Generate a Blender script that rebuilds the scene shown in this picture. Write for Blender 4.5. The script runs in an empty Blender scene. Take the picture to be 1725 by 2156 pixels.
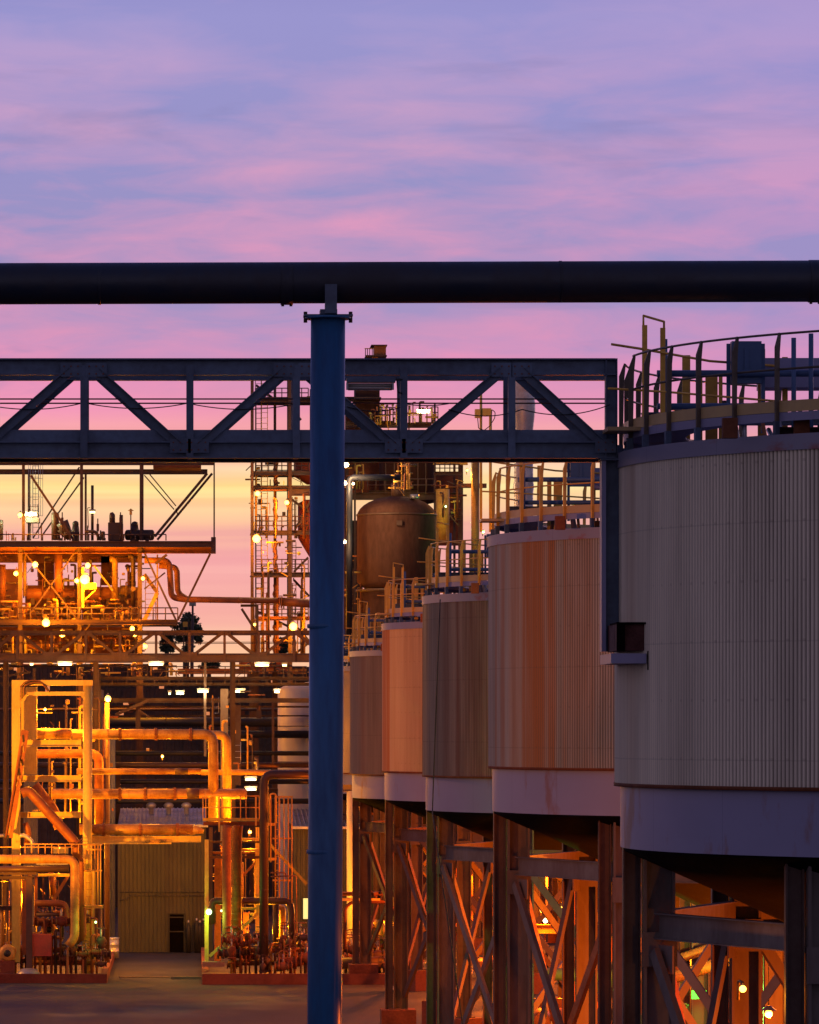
import bpy, math, random
from mathutils import Vector
PI = math.pi; rnd = random.Random(7)
C = bpy.context.scene.collection
F, U0, V0, HC = 9500.0, 403.0, 1520.0, 11.3      # focal length, principal point (1725 x 2156 units), eye height

# ------------------------------------------------------------------ camera
sc = bpy.context.scene
cam_d = bpy.data.cameras.new('camera'); cam = bpy.data.objects.new('camera', cam_d); C.objects.link(cam)
cam.location = (0, 0, HC); cam.rotation_euler = (PI/2, 0, 0)
cam_d.sensor_fit = 'HORIZONTAL'; cam_d.sensor_width = 36; cam_d.lens = F/1725*36
cam_d.shift_x = (862.5-U0)/1725; cam_d.shift_y = (V0-1078)/1725
cam_d.clip_start = 1; cam_d.clip_end = 20000
sc.camera = cam

# ------------------------------------------------------------------ colours, world, sun
def lin(r, g, b):
    f = lambda c: (c/255/12.92) if c/255 <= .04045 else ((c/255+.055)/1.055)**2.4
    return (f(r), f(g), f(b), 1)
w = bpy.data.worlds.new('World'); sc.world = w; w.use_nodes = True
nt = w.node_tree; nt.nodes.clear(); N = nt.nodes.new; L = nt.links.new
def mth(op, a, b=None, c=None, clamp=False):
    m = N('ShaderNodeMath'); m.operation = op; m.use_clamp = clamp
    for i, v in enumerate((a, b, c)):
        if v is None: continue
        if isinstance(v, (int, float)): m.inputs[i].default_value = v
        else: L(v, m.inputs[i])
    return m.outputs[0]
def ramp(fac, stops, interp='LINEAR'):
    r = N('ShaderNodeValToRGB'); r.color_ramp.interpolation = interp
    e = r.color_ramp.elements
    while len(e) > 1: e.remove(e[-1])
    e[0].position = stops[0][0]; e[0].color = stops[0][1]
    for p, c in stops[1:]:
        x = e.new(p); x.color = c
    L(fac, r.inputs[0]); return r.outputs[0]
def mixc(f, a, b, mode='MIX'):
    m = N('ShaderNodeMix'); m.data_type = 'RGBA'; m.blend_type = mode
    for i, v in ((0, f), (6, a), (7, b)):
        if isinstance(v, (int, float)): m.inputs[i].default_value = v
        elif isinstance(v, tuple): m.inputs[i].default_value = v
        else: L(v, m.inputs[i])
    return m.outputs[2]
tc = N('ShaderNodeTexCoord'); sp = N('ShaderNodeSeparateXYZ'); L(tc.outputs['Generated'], sp.inputs[0])
def wnoise(s, detail, loc=(0, 0, 0), rough=.5, dist=0):
    mp = N('ShaderNodeMapping'); mp.inputs['Scale'].default_value = s; mp.inputs['Location'].default_value = loc
    L(tc.outputs['Generated'], mp.inputs[0])
    n = N('ShaderNodeTexNoise'); n.inputs['Scale'].default_value = 1; n.inputs['Detail'].default_value = detail
    n.inputs['Roughness'].default_value = rough; n.inputs['Distortion'].default_value = dist
    L(mp.outputs[0], n.inputs['Vector']); return n.outputs['Fac']
n1 = wnoise((11, 3, 62), 3, (3.1, 0, .6), .5, .25)
n2 = wnoise((36, 3, 150), 6, (1.7, 0, 4), .6, .5)
n3 = wnoise((5, 2, 230), 2, (9, 0, 2), .5, .3)
cl = mth('ADD', mth('MULTIPLY', n1, .68), mth('MULTIPLY', n2, .32))
zz = mth('ADD', sp.outputs[2], mth('MULTIPLY', mth('SUBTRACT', n1, .5), .004))
e6 = mth('MULTIPLY', zz, 5.0, clamp=True)          # 0..0.2 -> 0..1
def E(v): return (V0-v)/F*5.0
blue = ramp(e6, [(0, lin(248,196,165)), (E(1365), lin(249,188,152)), (E(1310), lin(242,170,160)), (E(1180), lin(237,160,166)), (E(1110), lin(238,170,160)), (E(1065), lin(250,196,150)),
                 (E(1027), lin(255,216,138)), (E(985), lin(250,196,160)), (E(930), lin(242,160,162)), (E(860), lin(228,142,178)), (E(790), lin(200,140,186)), (E(720), lin(163,140,194)),
                 (E(560), lin(146,138,192)), (E(330), lin(143,139,197)), (E(60), lin(146,142,203)), (1, lin(112,112,184))])
pink = ramp(e6, [(0, lin(253,206,172)), (E(1365), lin(254,202,158)), (E(1310), lin(247,182,166)), (E(1180), lin(244,172,172)), (E(1110), lin(250,190,158)), (E(1065), lin(255,214,160)),
                 (E(1027), lin(255,236,160)), (E(985), lin(255,220,178)), (E(930), lin(252,176,160)), (E(860), lin(240,148,184)), (E(790), lin(234,140,184)), (E(700), lin(216,142,184)),
                 (E(470), lin(212,146,188)), (E(300), lin(194,150,194)), (E(60), lin(168,150,204)), (1, lin(124,116,186))])
band = mth('MULTIPLY', mth('SUBTRACT', cl, .42), 5.2, clamp=True)
low = mth('SUBTRACT', 1, mth('MULTIPLY', mth('SUBTRACT', sp.outputs[2], .055), 60, clamp=True), clamp=True)
sel = mth('ADD', mth('MULTIPLY', band, mth('SUBTRACT', 1, low)), mth('MULTIPLY', mth('MULTIPLY', mth('SUBTRACT', n3, .4), 5, clamp=True), low), clamp=True)
front = mixc(sel, blue, pink)
greyc = mth('MULTIPLY', mth('SUBTRACT', .44, wnoise((15, 2, 95), 5, (6.3, 0, 2.2), .55, .4)), 5, clamp=True)
front = mixc(mth('MULTIPLY', mth('MULTIPLY', greyc, .6), mth('SUBTRACT', 1, low)), front, lin(128,122,176))
right = mth('MULTIPLY', mth('SUBTRACT', sp.outputs[0], .05), 7, clamp=True)     # sky is cooler to the right
front = mixc(mth('MULTIPLY', right, .35), front, lin(150,128,204))
high = ramp(sp.outputs[2], [(.16, (0,0,0,1)), (.75, (1,1,1,1))])
front = mixc(high, front, (.055,.075,.27,1))
back = mixc(mth('MULTIPLY', sp.outputs[2], 1.2, clamp=True), (.335,.275,.375,1), (.06,.07,.20,1))
yb = mth('MULTIPLY', mth('ADD', sp.outputs[1], .1), 1.15, clamp=True)
yb = mth('MULTIPLY', yb, yb)
sky = mixc(yb, back, front)
bel = mth('MULTIPLY', mth('MULTIPLY', sp.outputs[2], -30), 1, clamp=True)
sky = mixc(bel, sky, (.02,.018,.03,1))
bg = N('ShaderNodeBackground'); L(sky, bg.inputs[0]); bg.inputs[1].default_value = 1.0
ns = N('ShaderNodeTexSky'); ns.sky_type = 'NISHITA'; ns.sun_disc = False
ns.sun_elevation = math.radians(-1.5); ns.sun_rotation = math.radians(20)
bg2 = N('ShaderNodeBackground'); L(ns.outputs[0], bg2.inputs[0]); bg2.inputs[1].default_value = .05
ad = N('ShaderNodeAddShader'); L(bg.outputs[0], ad.inputs[0]); L(bg2.outputs[0], ad.inputs[1])
wo = N('ShaderNodeOutputWorld'); L(ad.outputs[0], wo.inputs[0])
sd = bpy.data.lights.new('sun', 'SUN'); sd.energy = .12; sd.angle = math.radians(12); sd.color = (1, .55, .5)
sun = bpy.data.objects.new('sun', sd); C.objects.link(sun)
sun.rotation_euler = Vector((-.6, -1, -.12)).to_track_quat('-Z', 'Y').to_euler()   # afterglow from behind the plant
sc.view_settings.view_transform = 'Standard'; sc.view_settings.look = 'None'
sc.view_settings.exposure = 0; sc.view_settings.gamma = 1
sc.cycles.use_denoising = True; sc.cycles.max_bounces = 5; sc.cycles.diffuse_bounces = 2; sc.cycles.glossy_bounces = 3
sc.cycles.sample_clamp_indirect = 4; sc.cycles.use_light_tree = True

# ------------------------------------------------------------------ materials
MATS = {}
def M(name, col, rough=.55, metal=0, dirt=None, amt=.5, scale=1.2, stretch=(1,1,1), bump=.1, spec=.4, bias=.5):
    """base colour broken up by a dirt colour through two sizes of noise, plus fine bump"""
    global nt, N, L
    m = bpy.data.materials.new(name); m.use_nodes = True; nt = m.node_tree; N = nt.nodes.new; L = nt.links.new
    bs = nt.nodes['Principled BSDF']; tc = N('ShaderNodeTexCoord')
    mp = N('ShaderNodeMapping'); mp.inputs['Scale'].default_value = stretch; L(tc.outputs['Object'], mp.inputs[0])
    a = N('ShaderNodeTexNoise'); a.inputs['Scale'].default_value = scale; a.inputs['Detail'].default_value = 5; a.inputs['Roughness'].default_value = .62
    L(mp.outputs[0], a.inputs['Vector'])
    b = N('ShaderNodeTexNoise'); b.inputs['Scale'].default_value = scale*11; b.inputs['Detail'].default_value = 3; L(mp.outputs[0], b.inputs['Vector'])
    s = mth('ADD', mth('MULTIPLY', a.outputs['Fac'], .7), mth('MULTIPLY', b.outputs['Fac'], .3))
    f = mth('MULTIPLY', mth('SUBTRACT', s, bias-.08), 5, clamp=True)
    d = dirt or tuple(c*.45 for c in col)
    oi = N('ShaderNodeObjectInfo')
    base = mixc(mth('MULTIPLY', f, amt), (*col, 1), (*d, 1))
    hv = N('ShaderNodeHueSaturation'); L(base, hv.inputs['Color']); L(mth('MULTIPLY_ADD', oi.outputs['Random'], .3, .85), hv.inputs['Value'])
    L(hv.outputs[0], bs.inputs['Base Color'])
    L(mth('MULTIPLY_ADD', f, .25, rough-.1), bs.inputs['Roughness']); bs.inputs['Metallic'].default_value = metal
    bs.inputs['Specular IOR Level'].default_value = spec
    bp = N('ShaderNodeBump'); bp.inputs['Strength'].default_value = bump; bp.inputs['Distance'].default_value = .02; L(s, bp.inputs['Height'])
    L(bp.outputs[0], bs.inputs['Normal'])
    MATS[name] = m; return m
def emis(name, col, st):
    m = bpy.data.materials.new(name); m.use_nodes = True
    b = m.node_tree.nodes['Principled BSDF']; b.inputs['Base Color'].default_value = (.8,.8,.7,1)
    b.inputs['Emission Color'].default_value = (*col, 1); b.inputs['Emission Strength'].default_value = st
    MATS[name] = m; return m
M('blue_paint', (.026,.115,.27), .42, 0, (.025,.06,.15), .75, 1.3, (1,1,.18), .06)
M('bridge_paint', (.095,.135,.21), .5, 0, (.06,.06,.08), .6, .9, (1,1,1), .06)
M('dark_pipe', (.014,.018,.032), .5, 0, (.03,.02,.02), .5, .6)
M('steel', (.085,.042,.032), .6, 0, (.07,.03,.02), .6, 1.0)
M('pale_steel', (.72,.55,.10), .5, 0, (.36,.18,.03), .45, 1.4, (1,1,.4))
M('grey_steel', (.15,.115,.11), .55, 0, (.09,.05,.04), .5, .8, (1,1,.4))
M('galv', (.42,.43,.46), .42, .5, (.25,.2,.2), .5, 1.5)
M('insul', (.50,.28,.06), .5, .05, (.22,.08,.015), .75, 1.5, (1,1,1), .35)
M('pipe_dark', (.09,.045,.03), .5, .1, (.08,.05,.04), .5, .9)
M('rust', (.20,.055,.018), .75, 0, (.10,.03,.015), .7, 1.5)
M('rusty_pipe', (.30,.10,.025), .6, .1, (.16,.05,.025), .7, 1.8, (1,1,1), .3)
M('yellow', (.75,.40,.05), .5, 0, (.35,.16,.05), .5, 1.0)
M('toe_yellow', (.50,.33,.13), .5, 0, (.4,.26,.16), .4, 1.0)
M('kerb_red', (.17,.042,.02), .85, 0, (.08,.025,.015), .6, 1.0)
M('concrete', (.24,.16,.11), .85, 0, (.14,.10,.08), .6, .8, (1,1,1), .3)
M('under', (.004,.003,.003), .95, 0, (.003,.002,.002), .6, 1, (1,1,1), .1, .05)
M('white_tank', (.5,.47,.44), .5, 0, (.42,.36,.34), .4, .6, (1,1,.3))
M('black', (.02,.02,.02), .6)
M('hopper_red', (.42,.07,.02), .6, 0, (.22,.04,.015), .5, 1)
M('vessel_brown', (.085,.038,.027), .85, 0, (.04,.018,.014), .7, .6, (1,1,.3), .15, .1)
M('rail_shaded', (.12,.085,.055), .55, 0, (.08,.06,.05), .5, 1)  # railing yellow with the nearest tank's shade put into the base colour
M('dark_concrete', (.07,.05,.04), .9, 0, (.04,.03,.025), .6, .8)
M('green_paint', (.06,.42,.12), .45, 0, (.03,.2,.07), .5, 1)
M('red_machine', (.40,.06,.04), .5, 0, (.2,.04,.03), .5, 1)
M('bark', (.08,.05,.04), .9)
M('leaf', (.045,.06,.03), .7, 0, (.08,.07,.03), .6, .8)
M('panel_blue', (.05,.10,.20), .5, 0, (.06,.09,.2), .4, 1)
M('glass_green', (.35,.6,.35), .3)
emis('bulb', (1,.5,.07), 6); emis('tube_light', (1,.80,.30), 6); emis('green_light', (.5,1,.35), 4); emis('white_bulb', (1,.8,.4), 7)
emis('lit_window', (.55,.75,.25), .9); emis('lit_opening', (1,.26,.02), .6)

def clad_mat(name, base, dirt, streaks=(), amt=.5, freq=14, rustc=(.30,.105,.03), seed=0):
    """sheet cladding: vertical streaks by angle round the tank, rust runs at given angles"""
    global nt, N, L
    m = bpy.data.materials.new(name); m.use_nodes = True; nt = m.node_tree; N = nt.nodes.new; L = nt.links.new
    bs = nt.nodes['Principled BSDF']; tc = N('ShaderNodeTexCoord'); s = N('ShaderNodeSeparateXYZ'); L(tc.outputs['Object'], s.inputs[0])
    ang = mth('ARCTAN2', s.outputs[1], s.outputs[0])
    def nz(fa, fz, off, det=3):
        c = N('ShaderNodeCombineXYZ'); L(mth('MULTIPLY', ang, fa), c.inputs[0]); L(mth('MULTIPLY', s.outputs[2], fz), c.inputs[1]); c.inputs[2].default_value = off+seed
        n = N('ShaderNodeTexNoise'); n.inputs['Scale'].default_value = 1; n.inputs['Detail'].default_value = det; L(c.outputs[0], n.inputs['Vector']); return n.outputs['Fac']
    a = nz(freq, .12, 1); b = nz(freq*5, .3, 4); wob = nz(3, .5, 8)
    f = mth('MULTIPLY', mth('SUBTRACT', mth('ADD', mth('MULTIPLY', a, .65), mth('MULTIPLY', b, .35)), .42), 4.5, clamp=True)
    col = mixc(mth('MULTIPLY', f, amt), (*base, 1), (*dirt, 1))
    ang2 = mth('ADD', ang, mth('MULTIPLY', mth('SUBTRACT', nz(40, .25, 6), .5), .02))
    for (c0, wd, st) in streaks:
        g = mth('SUBTRACT', 1, mth('MULTIPLY', mth('ABSOLUTE', mth('SUBTRACT', ang2, c0)), 1/wd), clamp=True)
        g = mth('MULTIPLY', mth('MULTIPLY', mth('MULTIPLY', g, 1.8, clamp=True), st), mth('MULTIPLY_ADD', b, 1.3, .25), clamp=True)
        col = mixc(g, col, (*rustc, 1))
    v = mth('MULTIPLY', mth('SUBTRACT', 1, mth('SINE', mth('MULTIPLY', ang, 600))), .5)      # shade in the valleys between ribs, put into the colour
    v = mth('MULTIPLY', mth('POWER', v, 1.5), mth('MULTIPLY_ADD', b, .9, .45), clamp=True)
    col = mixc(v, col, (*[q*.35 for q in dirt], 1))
    lap = mth('LESS_THAN', mth('FRACT', mth('MULTIPLY', mth('ADD', s.outputs[2], mth('MULTIPLY', wob, .01)), .56)), .012)      # sheet laps
    col = mixc(mth('MULTIPLY', lap, .22), col, (*[q*.4 for q in dirt], 1))
    rv = mth('MULTIPLY', mth('LESS_THAN', mth('FRACT', mth('MULTIPLY', s.outputs[2], 1.12)), .045), mth('LESS_THAN', mth('FRACT', mth('MULTIPLY', ang, 24)), .12))   # fixings
    col = mixc(mth('MULTIPLY', rv, .22), col, (.10,.05,.035,1))
    L(col, bs.inputs['Base Color']); bs.inputs['Roughness'].default_value = .5; bs.inputs['Metallic'].default_value = .1
    MATS[name] = m; return m
def band_mat(name, base, patch, thr, sc_=(5, 1.2), rough=.5):
    global nt, N, L
    m = bpy.data.materials.new(name); m.use_nodes = True; nt = m.node_tree; N = nt.nodes.new; L = nt.links.new
    bs = nt.nodes['Principled BSDF']; tc = N('ShaderNodeTexCoord'); s = N('ShaderNodeSeparateXYZ'); L(tc.outputs['Object'], s.inputs[0])
    ang = mth('ARCTAN2', s.outputs[1], s.outputs[0])
    c = N('ShaderNodeCombineXYZ'); L(mth('MULTIPLY', ang, sc_[0]), c.inputs[0]); L(mth('MULTIPLY', s.outputs[2], sc_[1]), c.inputs[1])
    oi = N('ShaderNodeObjectInfo'); L(mth('MULTIPLY', oi.outputs['Random'], 20), c.inputs[2])
    n = N('ShaderNodeTexNoise'); n.inputs['Scale'].default_value = 1; n.inputs['Detail'].default_value = 6; n.inputs['Roughness'].default_value = .6; L(c.outputs[0], n.inputs['Vector'])
    f = mth('MULTIPLY', mth('SUBTRACT', n.outputs['Fac'], thr), 14, clamp=True)
    n2 = N('ShaderNodeTexNoise'); n2.inputs['Scale'].default_value = .8; n2.inputs['Detail'].default_value = 4; L(tc.outputs['Object'], n2.inputs['Vector'])
    b2 = mixc(mth('MULTIPLY', n2.outputs['Fac'], .6), (*base, 1), (*[q*.6 for q in base], 1))
    # welded plate seams
    seam = mth('LESS_THAN', mth('FRACT', mth('MULTIPLY', ang, 3.5)), .004)
    b2 = mixc(mth('MULTIPLY', seam, .6), b2, (*[q*.3 for q in base], 1))
    L(mixc(mth('MULTIPLY', f, .75), b2, (*patch, 1)), bs.inputs['Base Color']); bs.inputs['Roughness'].default_value = rough
    MATS[name] = m; return m
band_mat('rim', (.27,.25,.34), (.26,.06,.05), .58)
band_mat('skirt', (.28,.265,.42), (.22,.09,.06), .60, (7, .35))

# ------------------------------------------------------------------ mesh building
class B:
    def __init__(s): s.v = []; s.f = []; s.sm = []
    def quad(s, a, smooth=False):
        n = len(s.v); s.v += [Vector(p) for p in a]; s.f.append(tuple(range(n, n+len(a)))); s.sm.append(smooth)
    def slathe(s, c, prof, n=32):
        for a, b in zip(prof, prof[1:]): s.lathe(c, [a, b], n)
        return s
    def box(s, x0, x1, y0, y1, z0, z1):
        n = len(s.v)
        s.v += [Vector(p) for p in ((x0,y0,z0),(x1,y0,z0),(x1,y1,z0),(x0,y1,z0),(x0,y0,z1),(x1,y0,z1),(x1,y1,z1),(x0,y1,z1))]
        for q in ((0,3,2,1),(4,5,6,7),(0,1,5,4),(1,2,6,5),(2,3,7,6),(3,0,4,7)): s.f.append(tuple(n+i for i in q)); s.sm.append(False)
        return s
    def obox(s, p, q, w, d, ref=(0,1,0), ow=0, od=0):
        """box from p to q: w across, d along ref"""
        p = Vector(p); q = Vector(q); ax = (q-p).normalized(); r = Vector(ref); r = (r-ax*r.dot(ax))
        if r.length < 1e-4: r = Vector((1,0,0)); r = r-ax*r.dot(ax)
        r.normalize(); u = ax.cross(r).normalized(); n = len(s.v)
        for e in (p, q):
            for a, b in ((-1,-1),(1,-1),(1,1),(-1,1)): s.v.append(e+u*(a*w/2+ow)+r*(b*d/2+od))
        for k in ((3,2,1,0),(4,5,6,7),(0,1,5,4),(1,2,6,5),(2,3,7,6),(3,0,4,7)): s.f.append(tuple(n+i for i in k)); s.sm.append(False)
        return s
    def ibeam(s, p, q, w, d, t=None, ref=(0,1,0), turned=False):
        """I section: flanges at the edges of w (turned: flanges facing along ref)"""
        t = t or max(.012, w*.09)
        if not turned:
            s.obox(p, q, t, d, ref, w/2-t/2); s.obox(p, q, t, d, ref, -w/2+t/2); s.obox(p, q, w-2*t, t*.8, ref)
        else:
            s.obox(p, q, w, t, ref, 0, d/2-t/2); s.obox(p, q, w, t, ref, 0, -d/2+t/2); s.obox(p, q, t*.8, d-2*t, ref)
        return s
    def tube(s, pts, r, n=12, caps=True):
        pts = [Vector(p) for p in pts]; rr = r if isinstance(r, (list, tuple)) else [r]*len(pts); rings = []
        up = None
        for i, p in enumerate(pts):
            t = (pts[min(i+1, len(pts)-1)]-pts[max(i-1, 0)]).normalized()
            if up is None:
                up = Vector((0,0,1)) if abs(t.z) < .9 else Vector((0,1,0))
            u = (up-t*up.dot(t)).normalized(); up = u; v = t.cross(u)
            n0 = len(s.v); rings.append(n0)
            for k in range(n): s.v.append(p+(u*math.cos(2*PI*k/n)+v*math.sin(2*PI*k/n))*rr[i])
        for a, b in zip(rings, rings[1:]):
            for k in range(n):
                k2 = (k+1) % n; s.f.append((a+k, a+k2, b+k2, b+k)); s.sm.append(True)
        if caps:
            s.f.append(tuple(rings[0]+k for k in range(n))[::-1]); s.sm.append(False)
            s.f.append(tuple(rings[-1]+k for k in range(n))); s.sm.append(False)
        return s
    def lathe(s, c, prof, n=32, a0=0, a1=2*PI, axis='z'):
        c = Vector(c); full = abs(a1-a0-2*PI) < 1e-6; m = n if full else n+1; rings = []
        for r, h in prof:
            rings.append(len(s.v))
            for k in range(m):
                a = a0+(a1-a0)*k/n; x, y = r*math.cos(a), r*math.sin(a)
                s.v.append(c+(Vector((x, y, h)) if axis == 'z' else Vector((x, h, y)) if axis == 'y' else Vector((h, x, y))))
        for a, b in zip(rings, rings[1:]):
            for k in range(n):
                k2 = (k+1) % m; s.f.append((a+k, a+k2, b+k2, b+k)); s.sm.append(True)
        return s
    def ball(s, c, r, n=10):
        return s.lathe(c, [(max(1e-3, r*math.sin(PI*i/n)), -r*math.cos(PI*i/n)) for i in range(n+1)], n*2)
WL = {}
def link(name, b, mat, parent=None, origin=None):
    me = bpy.data.meshes.new(name); o = bpy.data.objects.new(name, me); C.objects.link(o)
    if parent is not None: org = WL[parent.name].copy()
    elif origin is not None: org = Vector(origin)
    else:
        xs = [v.x for v in b.v]; ys = [v.y for v in b.v]; zs = [v.z for v in b.v]
        org = Vector(((min(xs)+max(xs))/2, (min(ys)+max(ys))/2, min(zs)))
    me.from_pydata([tuple(v-org) for v in b.v], [], b.f); me.polygons.foreach_set('use_smooth', b.sm)
    import bmesh
    bm = bmesh.new(); bm.from_mesh(me); bmesh.ops.recalc_face_normals(bm, faces=bm.faces); bm.to_mesh(me); bm.free()
    me.materials.append(MATS[mat]); WL[o.name] = org
    if parent is not None: o.parent = parent
    else: o.location = org
    return o
def tag(o, label, cat, group=None, kind=None):
    if label: o['label'] = label
    if cat: o['category'] = cat
    if group: o['group'] = group
    if kind: o['kind'] = kind
    return o
def thing(name, loc, label, cat, group=None):
    o = bpy.data.objects.new(name, None); C.objects.link(o); o.location = loc; o.empty_display_size = .3; WL[o.name] = Vector(loc)
    return tag(o, label, cat, group)
def copy_tree(o, parent=None):
    c = o.copy(); C.objects.link(c); c.parent = parent; WL[c.name] = WL[o.name].copy()
    for ch in list(o.children): copy_tree(ch, c)
    return c
def P(u, v, Y): return Vector(((u-U0)*Y/F, Y, HC+(V0-v)*Y/F))
def crop(ox, oy, k): return lambda x, y: (ox+x*k, oy+y*k, k)
c0 = crop(0, 0, 1); c1 = crop(0, 905.6, .38); c2 = crop(0, 1380, .38); c3 = crop(0, 1725, .38); c4 = crop(500, 733, .33)
zA = crop(0, 1121, .19); zB = crop(0, 1742, .16); zC = crop(414, 1656, .2); zD = crop(707, 707, .21); zE = crop(992, 931.5, .175); zF = crop(517.5, 949, .216)
k3 = crop(707, 1596, .31); k4 = crop(1207.5, 1682, .3); kR = crop(1207.5, 647, .3)
def Q(cf, x, y, Y): u, v, k = cf(x, y); return P(u, v, Y)
def S(cf, Y): return cf(0, 0)[2]*Y/F                     # metres per crop unit at depth Y
def rect(th, name, mat, cf, x0, y0, x1, y1, Y, d=.2):
    a = Q(cf, x0, y1, Y); b = Q(cf, x1, y0, Y)
    return link(name, B().box(a.x, b.x, Y-d/2, Y+d/2, a.z, b.z), mat, th)
def bar(th, name, mat, cf, x0, y0, x1, y1, wpx, Y, d=None, sec='I'):
    w = wpx*S(cf, Y); d = d or w; b = B(); p = Q(cf, x0, y0, Y); q = Q(cf, x1, y1, Y)
    if sec == 'I' and w > .07: b.ibeam(p, q, w, d)
    elif sec == 'T': b.ibeam(p, q, w, d, turned=True)
    elif sec == 'L': b.obox(p, q, w, .014, (0,1,0), 0, -d/2); b.obox(p, q, .014, d, (0,1,0), w/2)
    else: b.obox(p, q, w, d)
    return link(name, b, mat, th)
def bend(pts, r):
    """round the corners of a polyline"""
    out = [pts[0]]
    for i in range(1, len(pts)-1):
        a, b, c = pts[i-1], pts[i], pts[i+1]; d1 = (a-b); d2 = (c-b); rr = min(r, d1.length*.49, d2.length*.49)
        p = b+d1.normalized()*rr; q = b+d2.normalized()*rr
        for k in range(7):
            t = k/6; out.append(p*(1-t)**2+b*2*t*(1-t)+q*t*t)
    out.append(pts[-1]); return out
def pipe(th, name, mat, cf, pts, rpx, Y, bd=2.2, n=14, flanges=(), seams=0):
    r = rpx*S(cf, Y); ps = [Q(cf, p[0], p[1], p[2] if len(p) > 2 else Y) for p in pts]
    b = B(); b.tube(bend(ps, r*bd), r, n)
    for i in flanges:                                    # flange pair at polyline point i
        p = ps[i]; t = (ps[min(i+1, len(ps)-1)]-ps[max(i-1, 0)]).normalized()
        b.tube([p-t*r*.35, p-t*.02], r*1.45, n); b.tube([p+t*.02, p+t*r*.35], r*1.45, n)
    if seams:                                            # lagging bands along each straight
        for a, c in zip(ps, ps[1:]):
            Ls = (c-a).length; k = int(Ls/seams); t = (c-a).normalized()
            for j in range(1, k): b.tube([a+t*(j*seams-.02), a+t*(j*seams+.02)], r*1.07, n, False)
    return link(name, b, mat, th)
def rails(th, cf, x0, x1, ytop, ybot, Y, n, mat='yellow', mids=1, rad=.022):
    """handrail: rails and each post its own part"""
    for k in range(mids+1):
        y = ytop+(ybot-ytop)*k/(mids+1)
        link('handrail', B().tube([Q(cf, x0, y, Y), Q(cf, x1, y, Y)], rad, 6), mat, th)
    for k in range(n):
        x = x0+(x1-x0)*k/(n-1); link('railing_post', B().tube([Q(cf, x, ytop, Y), Q(cf, x, ybot, Y)], rad*1.15, 6), mat, th)
def ladder(th, cf, x0, x1, y0, y1, Y, mat='yellow', cage=False, step=.3):
    b = B(); a = Q(cf, x0, y0, Y); c = Q(cf, x1, y1, Y)
    for x in (a.x, c.x): b.tube([(x, Y, a.z), (x, Y, c.z)], .022, 6)
    z = c.z
    while z < a.z: b.tube([(a.x, Y, z), (c.x, Y, z)], .014, 5); z += step
    o = link('ladder', b, mat, th)
    if cage:
        g = B(); cx = (a.x+c.x)/2; r = .38; z = c.z+1.2
        while z < a.z+.2:
            g.tube([(cx+r*math.cos(t), Y-.02-r*1.6*math.sin(t), z) for t in [PI*i/8 for i in range(9)]], .014, 5); z += 1.0
        for i in range(0, 9, 2):
            t = PI*i/8; g.tube([(cx+r*math.cos(t), Y-.02-r*1.6*math.sin(t), c.z+1.2), (cx+r*math.cos(t), Y-.02-r*1.6*math.sin(t), a.z+.2)], .012, 5)
        link('ladder_cage', g, mat, th)
    return o
def stairs(th, cf, x0, y0, x1, y1, Y, mat='yellow'):
    b = B(); a = Q(cf, x0, y0, Y); c = Q(cf, x1, y1, Y); b.obox(a, c, .2, .03, (0,1,0), 0, -.4); b.obox(a, c, .2, .03, (0,1,0), 0, .4)
    n = max(4, int(abs(a.z-c.z)/.2))
    for i in range(n):
        p = a+(c-a)*(i+.5)/n; b.box(p.x-.12, p.x+.12, Y-.4, Y+.4, p.z-.02, p.z+.02)
    return link('stair_flight', b, mat, th)
SOD = (1, .31, .006)
def light_at(parent, p, power, col=SOD, r=.1):
    l = bpy.data.lights.new('lamp_light', 'POINT'); l.energy = power; l.color = col; l.shadow_soft_size = r
    o = bpy.data.objects.new('lamp_light', l); C.objects.link(o); o.parent = parent; o.location = Vector(p)-WL[parent.name]
    return o
def bulb_lamp(cf, x, y, Y, power, label, rad=.11, mat='bulb', col=SOD, group='sodium lamps about the plant', cat='lamp', name='plant_lamp', off=.35):
    p = Q(cf, x, y, Y); t = thing(name, (p.x, p.y+.3, p.z), label, cat, group)
    link('lamp_glass', B().ball(p, rad, 7), mat, t)
    h = B(); h.lathe(p+Vector((0,0,rad*.6)), [(rad*.8, rad*.5), (rad*.7, rad*.65), (.01, rad*.8)], 12)
    link('lamp_hood', h, 'galv', t)
    link('lamp_bracket', B().tube(bend([p+Vector((0,.02,rad*1.2)), p+Vector((0,.05,rad*1.7)), p+Vector((0,.55,rad*1.7)), p+Vector((0,.6,-.2))], .1), .025, 6), 'steel', t)
    if power: light_at(t, p+Vector((0, -off, -rad-.08)), power, col, rad)
    return t
def batten(cf, x, y, Y, L_, label, power=60, mat='tube_light', group='tube lights under the walkways', col=(1,.72,.3)):
    p = Q(cf, x, y, Y); t = thing('tube_light', (p.x, p.y, p.z+.2), label, 'tube light', group)
    for k in (-1, 1): link('fluorescent_tube', B().tube([(p.x-L_/2, p.y+k*.06, p.z), (p.x+L_/2, p.y+k*.06, p.z)], .045, 8), mat, t)
    link('light_housing', B().box(p.x-L_/2-.04, p.x+L_/2+.04, p.y-.15, p.y+.15, p.z+.07, p.z+.15), 'galv', t)
    if power: light_at(t, p+Vector((0, -.25, -.1)), power, col, .2)
    return t
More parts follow.
